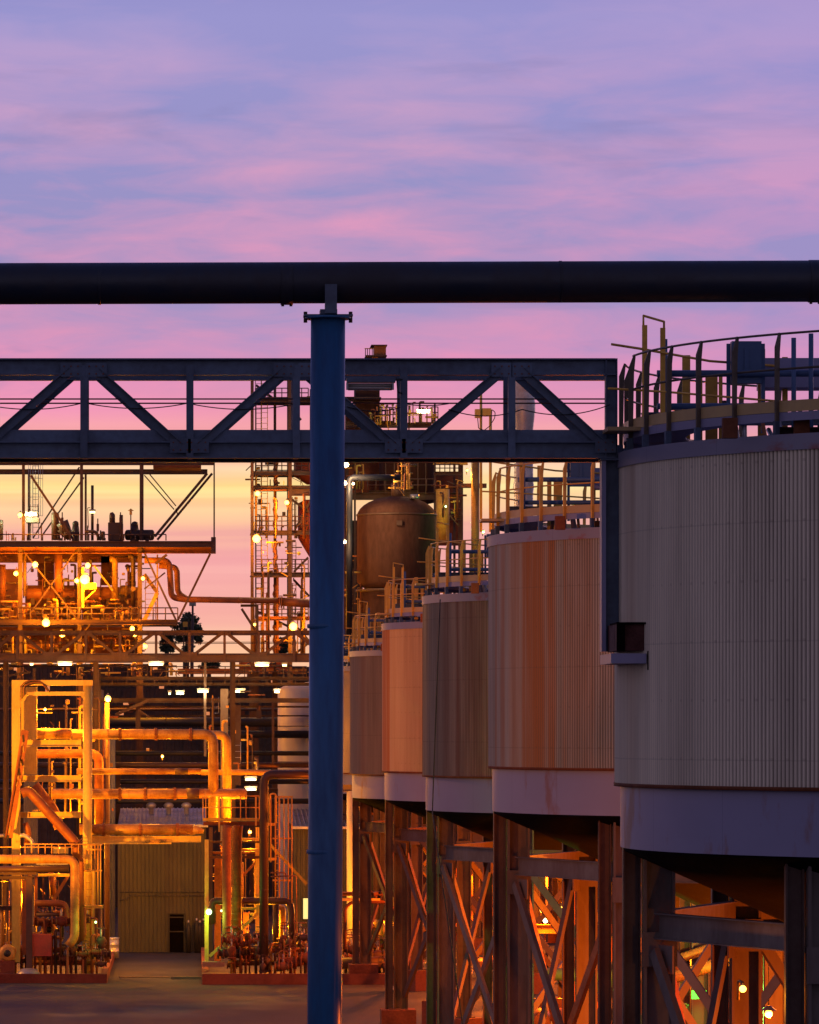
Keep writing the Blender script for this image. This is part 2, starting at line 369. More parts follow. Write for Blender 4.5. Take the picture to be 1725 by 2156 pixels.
def corr(b, x0, x1, y, z0, z1, pitch=.2, amp=.03, axis='x'):
    """ribbed sheet wall facing -y (or -x)"""
    n = int(abs(x1-x0)/pitch); 
    for i in range(n):
        a = x0+(x1-x0)*i/n; s = (x1-x0)/n
        xs = [a, a+s*.55, a+s*.65, a+s*.9, a+s]; ys = [y, y, y-amp, y-amp, y]
        for j in range(4):
            q = [(xs[j], ys[j], z0), (xs[j+1], ys[j+1], z0), (xs[j+1], ys[j+1], z1), (xs[j], ys[j], z1)]
            if axis == 'y': q = [(v, u, zc) for (u, v, zc) in q]
            b.quad(q)
    return b
M('recess_dark', (.09,.025,.02), .8, 0, (.04,.012,.01), .8, 3)  # dark red for the shaded recess by the bridge end column
# ------------------------------------------------------------------ ground and kerbs
def ground_mat():
    global nt, N, L
    m = bpy.data.materials.new('asphalt'); m.use_nodes = True; nt = m.node_tree; N = nt.nodes.new; L = nt.links.new
    bs = nt.nodes['Principled BSDF']; tc = N('ShaderNodeTexCoord')
    def nz(sx, sy, det, r=.6, off=0):
        mp = N('ShaderNodeMapping'); mp.inputs['Scale'].default_value = (sx, sy, 1); mp.inputs['Location'].default_value = (off, off, off); L(tc.outputs['Object'], mp.inputs[0])
        n = N('ShaderNodeTexNoise'); n.inputs['Scale'].default_value = 1; n.inputs['Detail'].default_value = det; n.inputs['Roughness'].default_value = r; L(mp.outputs[0], n.inputs['Vector']); return n.outputs['Fac']
    a = nz(.16, .05, 4); b = nz(1.1, .35, 4, .6, 9); c = nz(9, 5, 3, .7, 3)
    f = mth('MULTIPLY', mth('SUBTRACT', mth('ADD', mth('MULTIPLY', a, .6), mth('MULTIPLY', b, .4)), .38), 3.6, clamp=True)
    col = mixc(f, (.011,.012,.024,1), (.026,.026,.05,1)); col = mixc(mth('MULTIPLY', c, .4), col, (.06,.05,.055,1))
    pat = mth('MULTIPLY', mth('SUBTRACT', nz(.35, .12, 3, .5, 21), .6), 12, clamp=True)
    col = mixc(mth('MULTIPLY', pat, .5), col, (.05,.025,.025,1))
    st2 = nz(.9, .02, 2, .5, 60); col = mixc(mth('MULTIPLY', mth('MULTIPLY', mth('SUBTRACT', st2, .6), 10, clamp=True), .55), col, (.02,.017,.018,1))
    L(col, bs.inputs['Base Color'])
    wet = mth('MULTIPLY', mth('SUBTRACT', nz(.12, .07, 3, .55, 40), .50), 9, clamp=True)
    L(mth('MULTIPLY_ADD', wet, -.2, .88), bs.inputs['Roughness']); bs.inputs['Specular IOR Level'].default_value = .4
    bp = N('ShaderNodeBump'); bp.inputs['Strength'].default_value = .35; bp.inputs['Distance'].default_value = .03; L(mth('ADD', c, mth('MULTIPLY', b, .8)), bp.inputs['Height']); L(bp.outputs[0], bs.inputs['Normal'])
    MATS['asphalt'] = m
ground_mat()
gb = B(); gb.quad([(-3000,-400,0),(3000,-400,0),(3000,6000,0),(-3000,6000,0)])
tag(link('ground', gb, 'asphalt', None, (0,0,0)), 'dark worn asphalt yard between the pipe skids and the tanks', 'ground', kind='structure')
def kerb(x0, x1, y0, y1, h, name, label, sides):
    b = B(); t = .28
    if 'f' in sides: b.box(x0, x1, y0, y0+t, 0, h)
    if 'l' in sides: b.box(x0, x0+t, y0+t, y1, 0, h)
    if 'r' in sides: b.box(x1-t, x1, y0+t, y1, 0, h)
    s_ = B(); s_.box(x0+(t if 'l' in sides else 0), x1-(t if 'r' in sides else 0), y0+t, y1, 0, .10)
    tag(link('skid_pad', s_, 'dark_concrete'), 'stained concrete pad inside the '+label.split(' ', 2)[2], 'ground', kind='structure')
    return tag(link(name, b, 'kerb_red'), label, 'kerb')
kerb(-16, -3.65, 195, 217, .40, 'bund_kerb', 'red brown concrete bund wall round the left pipe skid', 'fr')
kerb(.47, 8.9, 194, 217, .46, 'bund_kerb', 'long red brown concrete bund wall behind the blue column', 'fl')
b = B(); b.box(-.9, .46, 198, 198.35, 0, .12); b.box(-3.2, -.95, 199.2, 199.5, 0, .05)
tag(link('drain_step', b, 'concrete'), 'low worn concrete drain step between the two bund walls', 'step')

# ------------------------------------------------------------------ precipitator tanks
TX = [6.87]*7; TD = [73*k for k in (1, 1.425, 1.83, 2.22, 2.67, 3.1, 3.52)]
TTOP = [975, 1141, 1264, 1320, 1377, 1409, 1432]; TR = 7.3; TH = 6.2
def circ(n):
    t = math.atan(TX[n]/TD[n]); return TX[n]+TR*math.cos(t), TD[n]-TR*math.sin(t)
def ang_at(n, u):
    cx, cy = circ(n); k = (u-U0)/F; a = 1+k*k; bq = -2*(k*cx+cy); c = cx*cx+cy*cy-TR*TR; d = bq*bq-4*a*c
    if d < 0: return PI
    y = (-bq-math.sqrt(d))/(2*a); return math.atan2(y-cy, k*y-cx)
def st(n, lst): return [(ang_at(n, u), wd, s) for u, wd, s in lst]
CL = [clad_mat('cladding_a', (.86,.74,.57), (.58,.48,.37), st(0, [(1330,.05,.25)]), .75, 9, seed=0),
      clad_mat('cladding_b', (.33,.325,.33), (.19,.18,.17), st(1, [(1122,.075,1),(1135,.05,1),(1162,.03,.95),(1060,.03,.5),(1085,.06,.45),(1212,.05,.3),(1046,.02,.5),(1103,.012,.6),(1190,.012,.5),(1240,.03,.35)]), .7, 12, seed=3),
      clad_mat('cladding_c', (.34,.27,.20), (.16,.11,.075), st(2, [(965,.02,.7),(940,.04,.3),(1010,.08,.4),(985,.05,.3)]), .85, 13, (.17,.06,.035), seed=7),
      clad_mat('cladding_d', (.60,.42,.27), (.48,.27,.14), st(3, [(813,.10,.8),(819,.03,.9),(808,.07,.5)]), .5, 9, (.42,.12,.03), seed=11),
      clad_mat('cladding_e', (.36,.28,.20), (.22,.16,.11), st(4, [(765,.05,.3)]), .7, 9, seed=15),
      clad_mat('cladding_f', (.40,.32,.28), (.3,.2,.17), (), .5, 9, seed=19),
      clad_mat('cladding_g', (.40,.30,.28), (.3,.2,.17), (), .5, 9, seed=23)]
TLAB = ['largest nearest tank with grey ribbed cladding under a yellow railing at right edge',
        'second nearest ribbed tank with broad dark rust streaks down its side',
        'dark brown streaked ribbed tank, third from the camera, with a thin cable down its front',
        'orange lit ribbed tank with rusty left edge, fourth from the camera',
        'dull brown ribbed tank, fifth in the row, left of the orange one',
        'sliver of pale tank showing just right of the blue column, sixth in the row',
        'last tank in the row, mostly hidden behind the others, its legs seen between theirs']
def tank(n):
    cx, cy = circ(n); zt = HC+(V0-TTOP[n])*TD[n]/F; zb = zt-TH; zc = zt-5.19
    t = thing('storage_tank', (cx, cy, 0), TLAB[n], 'tank', 'storage tanks on steel legs in a row')
    far = n >= 5
    # ribbed cladding
    b = B(); K = 2400 if n < 3 else 1800
    prof = [(zc, 0), (zt-.02, 0)]
    rib = [.5, 1, .5, 0] if n < 3 else [.35, .9, .25]
    rr = len(rib); KK = K//rr*rr; n0 = 0
    for k in range(KK):
        a = 2*PI*k/KK+PI/1200*0; r = TR+.022*(rib[k % rr]-.5)*2
        b.v.append(Vector((cx+r*math.cos(a), cy+r*math.sin(a), zc))); b.v.append(Vector((cx+r*math.cos(a), cy+r*math.sin(a), zt-.02)))
    for k in range(KK):
        q = (k+1) % KK; b.f.append((2*k, 2*q, 2*q+1, 2*k+1)); b.sm.append(n < 3)
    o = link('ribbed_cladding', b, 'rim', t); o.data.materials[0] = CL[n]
    b = B().slathe((cx, cy, 0), [(TR-.06, zt-.14), (TR+.045, zt-.14), (TR+.045, zt+.10), (TR-.25, zt+.10), (TR-.25, zt+.02), (0.01, zt+.25)], 160)
    link('rim_band', b, 'rim', t)
    rs = TR-.07
    link('skirt', B().lathe((cx, cy, 0), [(rs, zc+.05), (rs, zb)], 160), 'skirt', t)
    link('skirt_lip', B().lathe((cx, cy, 0), [(TR+.035, zc+.03), (TR+.035, zc-.03), (rs-.01, zc-.03)], 160), 'rust', t)
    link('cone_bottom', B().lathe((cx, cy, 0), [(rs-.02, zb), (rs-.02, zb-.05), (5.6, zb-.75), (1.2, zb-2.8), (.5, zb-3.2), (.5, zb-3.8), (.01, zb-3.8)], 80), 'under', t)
    if n in (2, 3, 4, 5, 6): link('discharge_pipe', B().tube(bend([Vector((cx, cy, zb-3.5)), Vector((cx, cy, 1.1)), Vector((cx-2, cy-3.5, 1.0)), Vector((cx-2, cy-5.5, .9))], .8), .3, 12), 'rusty_pipe', t)
    # deck ring, toe board, rails
    rd = TR-.12
    link('deck_plate', B().slathe((cx, cy, 0), [(rd, zt+.31), (rd, zt+.44), (rd-1.0, zt+.44), (rd-1.0, zt+.40), (rd-.03, zt+.40)], 120), 'skirt', t)
    link('toe_board', B().slathe((cx, cy, 0), [(rd+.005, zt+.445), (rd+.005, zt+.615), (rd-.02, zt+.615), (rd-.02, zt+.445)], 120), 'toe_yellow', t)
    gate = (PI-.14, PI+.0)                            # opening at the gate
    def ring(z, r=rd-.02, rad=.021, inner=False):
        pts = [(cx+r*math.cos(a), cy+r*math.sin(a), z) for a in [gate[1]+.10+(2*PI-.24)*i/120 for i in range(121)]]
        return B().tube(pts, rad, 6)
    rm_ = 'rail_shaded' if n == 0 else 'yellow'; link('handrail', ring(zt+1.62, rad=.018), rm_, t); link('handrail', ring(zt+1.09, rad=.018), rm_, t)
    np_ = 51
    for k in range(np_):
        a = PI+.115+(2*PI/np_)*k
        if k == np_-1: continue
        e = Vector((math.cos(a), math.sin(a), 0)); tn = Vector((-e.y, e.x, 0)); b = B(); o3 = Vector((cx, cy, 0))
        pr = [(rd+.01, zt+.30), (rd+.075, zt+.30), (rd+.075, zt+1.42), (rd-.01, zt+1.64), (rd-.035, zt+1.60), (rd-.01, zt+1.35)]
        n0 = len(b.v)
        for s_ in (-.018, .018): b.v += [o3+e*r+tn*s_+Vector((0,0,z)) for r, z in pr]
        m = len(pr); b.f += [tuple(range(m)), tuple(range(2*m-1, m-1, -1))]+[(i, (i+1) % m, m+(i+1) % m, m+i) for i in range(m)]; b.sm += [False]*(m+2)
        if abs((a % (2*PI))-PI) < 1.9 or n == 0: link('railing_post', b, 'rail_shaded' if n == 0 else 'yellow', t)
        if abs(((a) % (2*PI))-PI) < 1.9: link('deck_bracket', B().obox(o3+e*(rd+.055)+Vector((0,0,zt+.31)), o3+e*(rd+.055)+Vector((0,0,zt-.05)), .05, .10, e), 'bridge_paint', t)
    # tall access gate hoop and stub landing
    gx, gy = cx-rd+.25, cy-.6
    for (dx, dy) in ((0, 0), (.34, .5)):
        b = B(); b.obox((gx+dx, gy+dy, zt+.4), (gx+dx, gy+dy, zt+2.12), .05, .08, (1, 0, 0)); link('gate_post', b, 'yellow', t)
    link('gate_hoop', B().tube([(gx-.02, gy, zt+2.05), (gx-.02, gy, zt+2.27), (gx+.36, gy+.5, zt+2.22), (gx+.36, gy+.5, zt+2.0)], .02, 6), 'yellow', t)
    link('gate_rail', B().tube([(gx-.55, gy-.2, zt+1.8), (gx-.1, gy-.1, zt+1.74), (gx+1.2, gy+1.4, zt+1.66), (gx+3.5, gy+2.6, zt+1.6)], .02, 6), 'yellow', t)
    link('gate_rail', B().tube([(gx-.6, gy-.2, zt+1.1), (gx+.4, gy+.2, zt+1.07), (gx+3.0, gy+2.0, zt+1.0)], .018, 6), 'yellow', t)
    link('landing_plate', B().box(gx-.65, gx+.2, gy-.7, gy+.2, zt+.40, zt+.46), 'toe_yellow', t)
    # roof equipment: walkway beam, inner rails, panels
    x0 = cx-7.1; yq = cy+1.2
    link('roof_beam', B().ibeam((x0+.3, yq, zt+.75), (cx+5, yq, zt+.75), .2, .3), 'bridge_paint', t)
    link('roof_beam', B().ibeam((cx-5.2, cy-3.4, zt+.2), (cx+5, cy-3.4, zt+.2), .22, .3), 'steel', t)
    for zz_, r_ in ((1.45, .055), (.92, .05)):
        link('roof_pipe', B().tube([(x0+.5, yq-.5, zt+zz_), (cx+5, yq-.5, zt+zz_+.02)], r_, 8), 'panel_blue', t)
    for xx, h_ in ((2.7, 2.02), (2.98, 2.09), (.62, 2.0)):
        link('roof_post', B().tube([(x0+xx, yq-.6, zt+.4), (x0+xx, yq-.6, zt+h_)], .04, 8), 'panel_blue', t)
    link('panel_frame', B().obox((x0+1.68, yq-.3, zt+.5), (x0+1.68, yq-.3, zt+1.95), .06, .06).obox((x0+2.24, yq-.3, zt+.5), (x0+2.24, yq-.3, zt+1.95), .06, .06), 'panel_blue', t)
    link('control_panel', B().box(x0+1.72, x0+2.2, yq-.45, yq-.2, zt+1.3, zt+1.98).box(x0+1.92, x0+1.99, yq-.47, yq-.45, zt+1.4, zt+1.85), 'panel_blue', t)
    link('motor_cover', B().box(x0+2.3, x0+3.35, yq+.2, yq+1.0, zt+1.28, zt+1.76), 'skirt', t)
    for i, (xx, wd, hh) in enumerate(((1.02, .13, 1.83), (1.25, .1, 1.5), (1.4, .2, 1.5), (1.62, .06, 1.5), (2.26, .12, 1.93), (2.66, .09, 1.8), (3.45, .12, 1.5), (3.95, .1, 1.85))):
        link('screen_plate', B().box(x0+xx, x0+xx+wd, yq+.5, yq+.54, zt+.3, zt+hh), 'yellow', t)
    for i in range(12):
        xx = rnd.uniform(1.3, 5); link('nozzle', B().tube([(x0+xx, yq+rnd.uniform(-1.6, 1), zt+.15), (x0+xx, yq, zt+rnd.uniform(.5, 1.1))], rnd.uniform(.03, .07), 8), rnd.choice(['steel', 'rusty_pipe', 'galv']), t)
    for i in range(4):
        xx = .9+i*1.1; link('rim_stub', B().box(x0+xx, x0+xx+.22, cy-5.0+.2*i, cy-4.8+.2*i, zt+.05, zt+.35), 'rust', t)
    # legs, ring beam, bracing, footings
    rl = 6.75; tops = []
    fh = {3: 1.0, 4: .85}.get(n, .8)
    for k in range(8):
        a = k*PI/4; e = Vector((math.cos(a), math.sin(a), 0)); p = Vector((cx, cy, 0))+e*rl; tops.append(p)
        lg = link('leg', B().ibeam(p+Vector((.1,0,fh)), p+Vector((.1,0,zb+.02)), .5, .42, .045), 'grey_steel' if n < 3 else 'steel', t)
        link('leg_stiffener', B().ibeam(p+Vector((-.32,.12,fh)), p+Vector((-.32,.12,zb+.02)), .28, .2, .03), 'steel', lg)
        link('splice_plate', B().box(p.x-.18, p.x+.38, p.y-.235, p.y-.215, zb-1.9, zb-1.35), 'grey_steel' if n < 3 else 'steel', lg)
        link('base_plate', B().obox(p+Vector((0,0,fh)), p+Vector((0,0,fh+.04)), .7, .7, e), 'steel', lg)
        link('footing', B().obox(p, p+Vector((0,0,fh)), 1.25, 1.25, e), 'kerb_red' if n > 1 else 'concrete', t)
    zr = zb-1.05
    for k in range(8):
        p, q = tops[k], tops[(k+1) % 8]; d = (q-p).normalized(); nrm = Vector((d.y, -d.x, 0))
        link('ring_beam', B().ibeam(p+d*.25+Vector((0,0,zr-.2)), q-d*.25+Vector((0,0,zr-.2)), .42, .2, .02, nrm), 'grey_steel' if n < 3 else 'steel', t)
        if k in (0, 1, 6, 7): continue
        zlo = fh+.5
        link('brace', B().obox(p+d*.3+nrm*.12+Vector((0,0,zr-.6)), q-d*.3+nrm*.12+Vector((0,0,zlo)), .2, .1, nrm), 'grey_steel' if n < 3 else 'steel', t)
        link('brace', B().obox(q-d*.3-nrm*.12+Vector((0,0,zr-.6)), p+d*.3-nrm*.12+Vector((0,0,zlo)), .2, .1, nrm), 'rusty_pipe' if n in (0, 1) and k in (3, 4) else 'grey_steel' if n < 3 else 'steel', t)
        g1 = p+d*.45+Vector((0,0,zr-.75)); link('gusset_plate', B().obox(g1+Vector((0,0,-.2)), g1+Vector((0,0,.25)), .5, .03, nrm), 'grey_steel' if n < 3 else 'steel', t)
    return t
for n in range(7): tank(n)
cb = B().tube(bend([P(927, 1262, 126), P(920, 1450, 125.6), P(911, 1700, 125.4), P(911, 1712, 125), P(975, 2160, 116)], 1), .018, 5)
tag(link('hanging_cable', cb, 'black'), 'thin black cable hanging down the front of the dark brown tank', 'cable')

# ------------------------------------------------------------------ overhead pipe and its blue column
Yp = 66
a = Vector((P(-700, 599.5, Yp).x, Yp, P(0, 599.5, Yp).z)); c = Vector((P(2600, 589, Yp).x, Yp, P(0, 589, Yp).z))
ov = thing('overhead_pipe', (0, Yp, HC+6.2), 'long thick dark overhead pipe crossing the whole sky above the bridge', 'pipe')
link('pipe_run', B().tube([a+(c-a)*i/30 for i in range(31)], .303, 40), 'dark_pipe', ov)
for u in (-330, 210, 1180): 
    q = P(u, 598.5-.0046*u, Yp); link('pipe_weld', B().tube([q-Vector((.02,0,0)), q+Vector((.02,0,0))], .3065, 40), 'dark_pipe', ov)
for u in (604, 1716):
    q = P(u, 597 if u < 900 else 592, Yp)
    link('weld_collar', B().tube([q-Vector((.09,0,0)), q+Vector((.09,0,0))], .312, 40), 'dark_pipe', ov)
    for dx in (-.06, .06): link('collar_bolt', B().tube([q+Vector((dx,-.03,-.30)), q+Vector((dx,-.03,-.335))], .022, 8), 'steel', ov)
cl_ = thing('support_column', (P(690, 0, Yp).x, Yp, 0), 'tall round blue steel column carrying the overhead pipe', 'column')
for zz_ in (2.6, 6.1, 9.4, 12.7): link('weld_seam', B().lathe((P(683,0,Yp).x-.03+.0026*zz_, Yp, zz_), [(.25, -.03), (.2565, -.01), (.2565, .01), (.25, .03)], 40), 'blue_paint', cl_)
x = P(688, 0, Yp).x; zt = P(0, 672, Yp).z
xb = P(683, 0, Yp).x
link('column_shaft', B().tube([(xb-.03, Yp, 0), (x+.02, Yp, zt)], .252, 40), 'blue_paint', cl_)
link('cap_plate', B().tube([(x+.02, Yp, zt), (x+.02, Yp, zt+.035)], .34, 6+26), 'blue_paint', cl_)
link('cap_plate', B().box(x-.34, x+.38, Yp-.16, Yp+.16, zt+.036, zt+.062), 'bridge_paint', cl_)
for s_ in (-1, 1):
    link('anchor_bolt', B().tube([(x+.02+s_*.33, Yp, zt-.05), (x+.02+s_*.33, Yp, zt+.11)], .028, 8), 'steel', cl_)
link('saddle_bracket', B().box(x-.035, x+.14, Yp-.36, Yp-.31, zt+.06, zt+.48).box(x-.1, x+.15, Yp-.2, Yp+.2, zt+.062, zt+.13).box(x-.02, x+.12, Yp-.3, Yp+.3, zt+.13, zt+.24), 'bridge_paint', cl_)
link('column_base', B().box(xb-.5, xb+.5, Yp-.5, Yp+.5, 0, .3), 'concrete', cl_)

# ------------------------------------------------------------------ truss bridges
def truss(Y, cf, x0, x1, ys, posts, pats, label, mat, depth=1.1, endpost=True, name='pipe_bridge', group='truss bridges'):
    t = thing(name, (P(cf(x0, 0)[0], 0, Y).x, Y, HC), label, 'bridge', group); yt0, yt1, yb0, ybm, yb1 = ys
    k = S(cf, Y); xe = x1
    for dd, nm in ((0, ''), (depth, '')):
        y = Y+dd
        A, Bq = Q(cf, x0, yt0, Y), Q(cf, xe, yt1, Y); b = B()
        b.box(A.x, Bq.x, y-.10, y+.10, A.z-.022, A.z); b.box(A.x, Bq.x, y-.012, y+.012, Bq.z+.02, A.z-.022); b.box(A.x, Bq.x, y-.10, y+.10, Bq.z, Bq.z+.02)
        link('top_chord', b, mat, t)
        A, Bq = Q(cf, x0, yb0, Y), Q(cf, xe, yb1, Y); mz = Q(cf, 0, ybm, Y).z; b = B()
        b.box(A.x, Bq.x, y-.02, y+.02, mz, A.z); b.box(A.x, Bq.x, y-.11, y+.11, mz-.02, mz); b.box(A.x, Bq.x, y-.015, y+.015, Bq.z+.02, mz-.02); b.box(A.x, Bq.x, y-.11, y+.11, Bq.z, Bq.z+.02)
        link('bottom_chord', b, mat, t)
        for px in posts:
            A = Q(cf, px, yt1-.2*(yt1-yt0), Y); Bq = Q(cf, px, yb1-2/cf(0,0)[2]*.5, Y); w_ = 15/1*Yr(Y)*.5
            bb = B(); bb.box(A.x-w_, A.x+w_, y-.115, y-.10, Bq.z, A.z+.1); bb.box(A.x-w_, A.x-w_+.012, y-.10, y-.02, Bq.z, A.z); link('vertical_post', bb, mat, t)
        for (xa, ya, xc, yc) in pats:
            A = Q(cf, xa, ya, Y); Cc = Q(cf, xc, yc, Y); wd = 20*Yr(Y); A.y = Cc.y = y-.07
            link('diagonal_brace', B().obox(A, Cc, wd*.85, .014).obox(A, Cc, .014, .07, (0,1,0), wd*.42, -.035), mat, t)
    gw = 24*Yr(Y)
    for (xa, ya, xc, yc) in pats:
        for (gx_, gy_) in ((xa, ya), (xc, yc)):
            A = Q(cf, gx_, gy_, Y); bb = B(); up_ = 1 if gy_ > (yt0+yb1)/2 else -1
            bb.box(A.x-gw*.9, A.x+gw*.9, Y-.121, Y-.116, A.z-gw*.5, A.z+gw*.7); 
            gp_ = link('gusset_plate', bb, mat, t); bb = B()
            for bx_ in (-.6, 0, .6):
                for bz_ in (-.25, .4): bb.tube([(A.x+bx_*gw, Y-.121, A.z+bz_*gw), (A.x+bx_*gw, Y-.135, A.z+bz_*gw)], gw*.07, 6)
            link('plate_bolts', bb, 'rust', gp_)
    for px in posts:
        A = Q(cf, px, yb0, Y); z = Q(cf, 0, yb1, Y).z; link('floor_beam', B().box(A.x-.04, A.x+.04, Y+.12, Y+depth-.12, z+.03, z+.12), mat, t)
    return t
def Yr(Y): return 73/9500 if Y < 100 else 73/9500
br = truss(72, c0, -460, 1296, (755, 790, 905, 930, 965), [-272, -48, 177, 400, 624, 850, 1077],
      [(-264, 782, -68, 940), (-30, 940, 150, 782), (203, 782, 380, 942), (418, 942, 598, 782), (650, 782, 832, 942), (868, 942, 1056, 782), (1098, 782, 1274, 942)],
      'near dark blue steel truss bridge running below the overhead pipe to the largest tank', 'bridge_paint')
link('deck_grating', B().box(P(-460,0,72).x, P(1270,0,72).x, 72.12, 73.0, P(0,925,72).z-.03, P(0,925,72).z), 'steel', br)
link('end_post', B().ibeam(P(1287, 755, 72), P(1287, 968, 72), .19, .2, .015), 'bridge_paint', br)
for v in (840, 849): link('handrail', B().tube([P(-460, v, 72.6), P(1280, v, 72.6)], .012, 6), 'steel', br)
for i, (ua, ub, va, sg) in enumerate(((-48, 177, 848, 14), (177, 400, 848, 12), (400, 624, 850, 12), (730, 850, 856, 10), (850, 945, 850, 4), (945, 1100, 862, 14), (1100, 1285, 862, 16))):
    pts = [P(ua+(ub-ua)*k/12, va+(-18 if i in (5,) and k == 0 else 0)*0+sg*4*(k/12)*(1-k/12)-(10 if ub == 1285 else 0)*k/12, 71.9) for k in range(13)]
    link('sagging_cable', B().tube(pts, .009, 5), 'black', br)
fx = thing('twin_tube_fitting', P(780, 800, 71.8), 'unlit twin tube light fitting hanging inside the near truss bridge', 'light fitting')
link('fitting_body', B().box(P(730,0,71.8).x, P(832,0,71.8).x, 71.62, 71.86, P(0,806,71.8).z, P(0,797,71.8).z).box(P(737,0,71.8).x, P(825,0,71.8).x, 71.66, 71.82, P(0,797,71.8).z, P(0,795,71.8).z), 'bridge_paint', fx)
for v in (811, 816.5): link('fluorescent_tube', B().tube([P(733, v, 71.72), P(825, v, 71.72)], .019, 10), 'white_tank', fx)
link('end_cap', B().box(P(729,0,71.8).x, P(733,0,71.8).x, 71.66, 71.8, P(0,821,71.8).z, P(0,806,71.8).z).box(P(825,0,71.8).x, P(829,0,71.8).x, 71.66, 71.8, P(0,821,71.8).z, P(0,806,71.8).z), 'galv', fx)
link('diffuser', B().box(P(733,0,71.8).x, P(825,0,71.8).x, 71.78, 71.80, P(0,822,71.8).z, P(0,807,71.8).z), 'galv', fx)
link('support_arm', B().tube(bend([P(826, 799, 71.8), P(848, 799, 71.9)], .1), .016, 6).tube(bend([P(836, 800, 71.75), P(838, 826, 71.75), P(846, 828, 71.85)], .04), .013, 6), 'black', fx)
# H column standing below the bridge end
hc = thing('bridge_end_column', P(1287, 1372, 72), 'dark blue steel post under the bridge end, bolted to the largest tank', 'column')
A, Bq = P(1266, 1372, 72), P(1310, 970, 72)
link('post_flange', B().box(A.x, A.x+.07, 71.9, 72.25, A.z, Bq.z), 'skirt', hc)
link('post_web', B().box(A.x+.07, Bq.x-.02, 72.05, 72.07, A.z, Bq.z).box(Bq.x-.02, Bq.x, 71.9, 72.25, A.z, Bq.z), 'bridge_paint', hc)
link('cap_plate', B().box(A.x-.02, P(1315,0,72).x, 71.85, 72.3, Bq.z, Bq.z+.03), 'bridge_paint', hc)
yb2 = 70.4
link('wall_bracket', B().box(P(1286,0,yb2).x, P(1360,0,yb2).x, yb2-.1, 72.2, P(0,1397,yb2).z, P(0,1376,yb2).z), 'skirt', hc)
link('recess_shade', B().box(P(1300,0,yb2).x, P(1380,0,yb2).x, yb2+.05, 72.0, P(0,1370,yb2).z, P(0,1313,yb2).z), 'recess_dark', hc)  # dark box stands for the shade inside a recess
link('recess_lip', B().box(P(1299,0,yb2).x, P(1381,0,yb2).x, yb2-.02, 71.6, P(0,1314,yb2).z, P(0,1310,yb2).z).box(P(1299,0,yb2).x, P(1316,0,yb2).x, yb2-.02, yb2+.05, P(0,1370,yb2).z, P(0,1314,yb2).z), 'under', hc)
link('bracket_strap', B().box(P(1362,0,yb2).x, P(1378,0,yb2).x, yb2-.15, 71.4, P(0,1411,yb2).z, P(0,1371,yb2).z), 'under', hc)
# second bridge, far
xs = [95, 285, 475, 665, 865, 1050, 1245, 1435, 1630]
pt = []
allx = [-95]+xs+[1820]
for i in range(len(allx)-1):
    xa, xc = allx[i], allx[i+1]
    pt.append((xa+18, 1128, xc-25, 1245) if i % 2 == 1 else (xa+25, 1245, xc-18, 1128))
br2 = truss(216, c1, -120, 1830, (1110, 1135, 1237, 1246, 1285), xs, pt, 'far brown steel truss bridge crossing in front of the refinery frame', 'steel')
for y in (1175, 1182): link('handrail', B().tube([Q(c1, -120, y, 216.6), Q(c1, 1830, y, 216.6)], .016, 6), 'steel', br2)
for x in (30, 530, 1290, 1800):
    link('bridge_leg', B().ibeam(Vector((Q(c1, x, 0, 216).x, 216.5, 0)), Vector((Q(c1, x, 0, 216).x, 216.5, Q(c1, 0, 1285, 216).z)), .26, .26, .02), 'steel', br2)
# ------------------------------------------------------------------ buildings behind
def shed(x0, x1, y0, y1, z1, zr, name, label, wall='shed_wall', roof='shed_roof', pitch=.2):
    t = thing(name, ((x0+x1)/2, y0, 0), label, 'building')
    b = B(); corr(b, x0, x1, y0, .02, z1, pitch, .035); link('front_wall', b, wall, t)
    b = B(); corr(b, y0, y1, x0, .02, z1, pitch, -.03, 'y'); link('side_wall', b, wall, t)
    b = B(); corr(b, y0, y1, x1, .02, z1, pitch, .03, 'y'); link('side_wall', b, wall, t)
    b = B(); n = int((x1-x0)/pitch); e = .25
    for i in range(n):
        a = x0+(x1-x0)*i/n; s = (x1-x0)/n
        for (p, q, h0, h1) in ((a, a+s*.6, 0, 0), (a+s*.6, a+s*.75, 0, .04), (a+s*.75, a+s*.9, .04, .04), (a+s*.9, a+s, .04, 0)):
            b.quad([(p, y0-e, z1+h0), (q, y0-e, z1+h1), (q, y1, zr+h1), (p, y1, zr+h0)])
    link('roof', b, roof, t)
    link('gutter', B().box(x0-.1, x1+.1, y0-e-.12, y0-e, z1-.08, z1+.04), 'galv', t)
    return t
M('shed_wall', (.055,.055,.045), .55, .1, (.045,.04,.025), .6, .5, (1,1,.2))
M('shed_roof', (.13,.15,.28), .45, .2, (.1,.11,.2), .4, .5)
M('dark_wall', (.07,.045,.04), .8, 0, (.035,.025,.02), .6, .4)
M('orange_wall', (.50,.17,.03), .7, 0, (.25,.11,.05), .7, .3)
sA = shed(-3.6, .72, 221, 229, HC-(1738-V0)*221/F, HC-(1702-V0)*229/F, 'corrugated_shed', 'olive ribbed metal shed with dark door at the end of the yard', pitch=.19)
q = Q(c3, 940, 740, 221); q2 = Q(c3, 1018, 527, 221)
dr = link('door', B().box(q.x, q2.x, 220.9, 220.94, .02, q2.z), 'under', sA)
link('door_frame', B().box(q.x-.09, q.x, 220.86, 220.95, .02, q2.z+.05).box(q2.x, q2.x+.05, 220.86, 220.95, .02, q2.z+.05).box(q.x, q2.x, 220.86, 220.95, q2.z, q2.z+.05).box(q.x, q2.x, 220.88, 220.9, 1.0, 1.06).box(q.x, q2.x, 220.88, 220.9, 1.7, 1.76), 'black', dr)
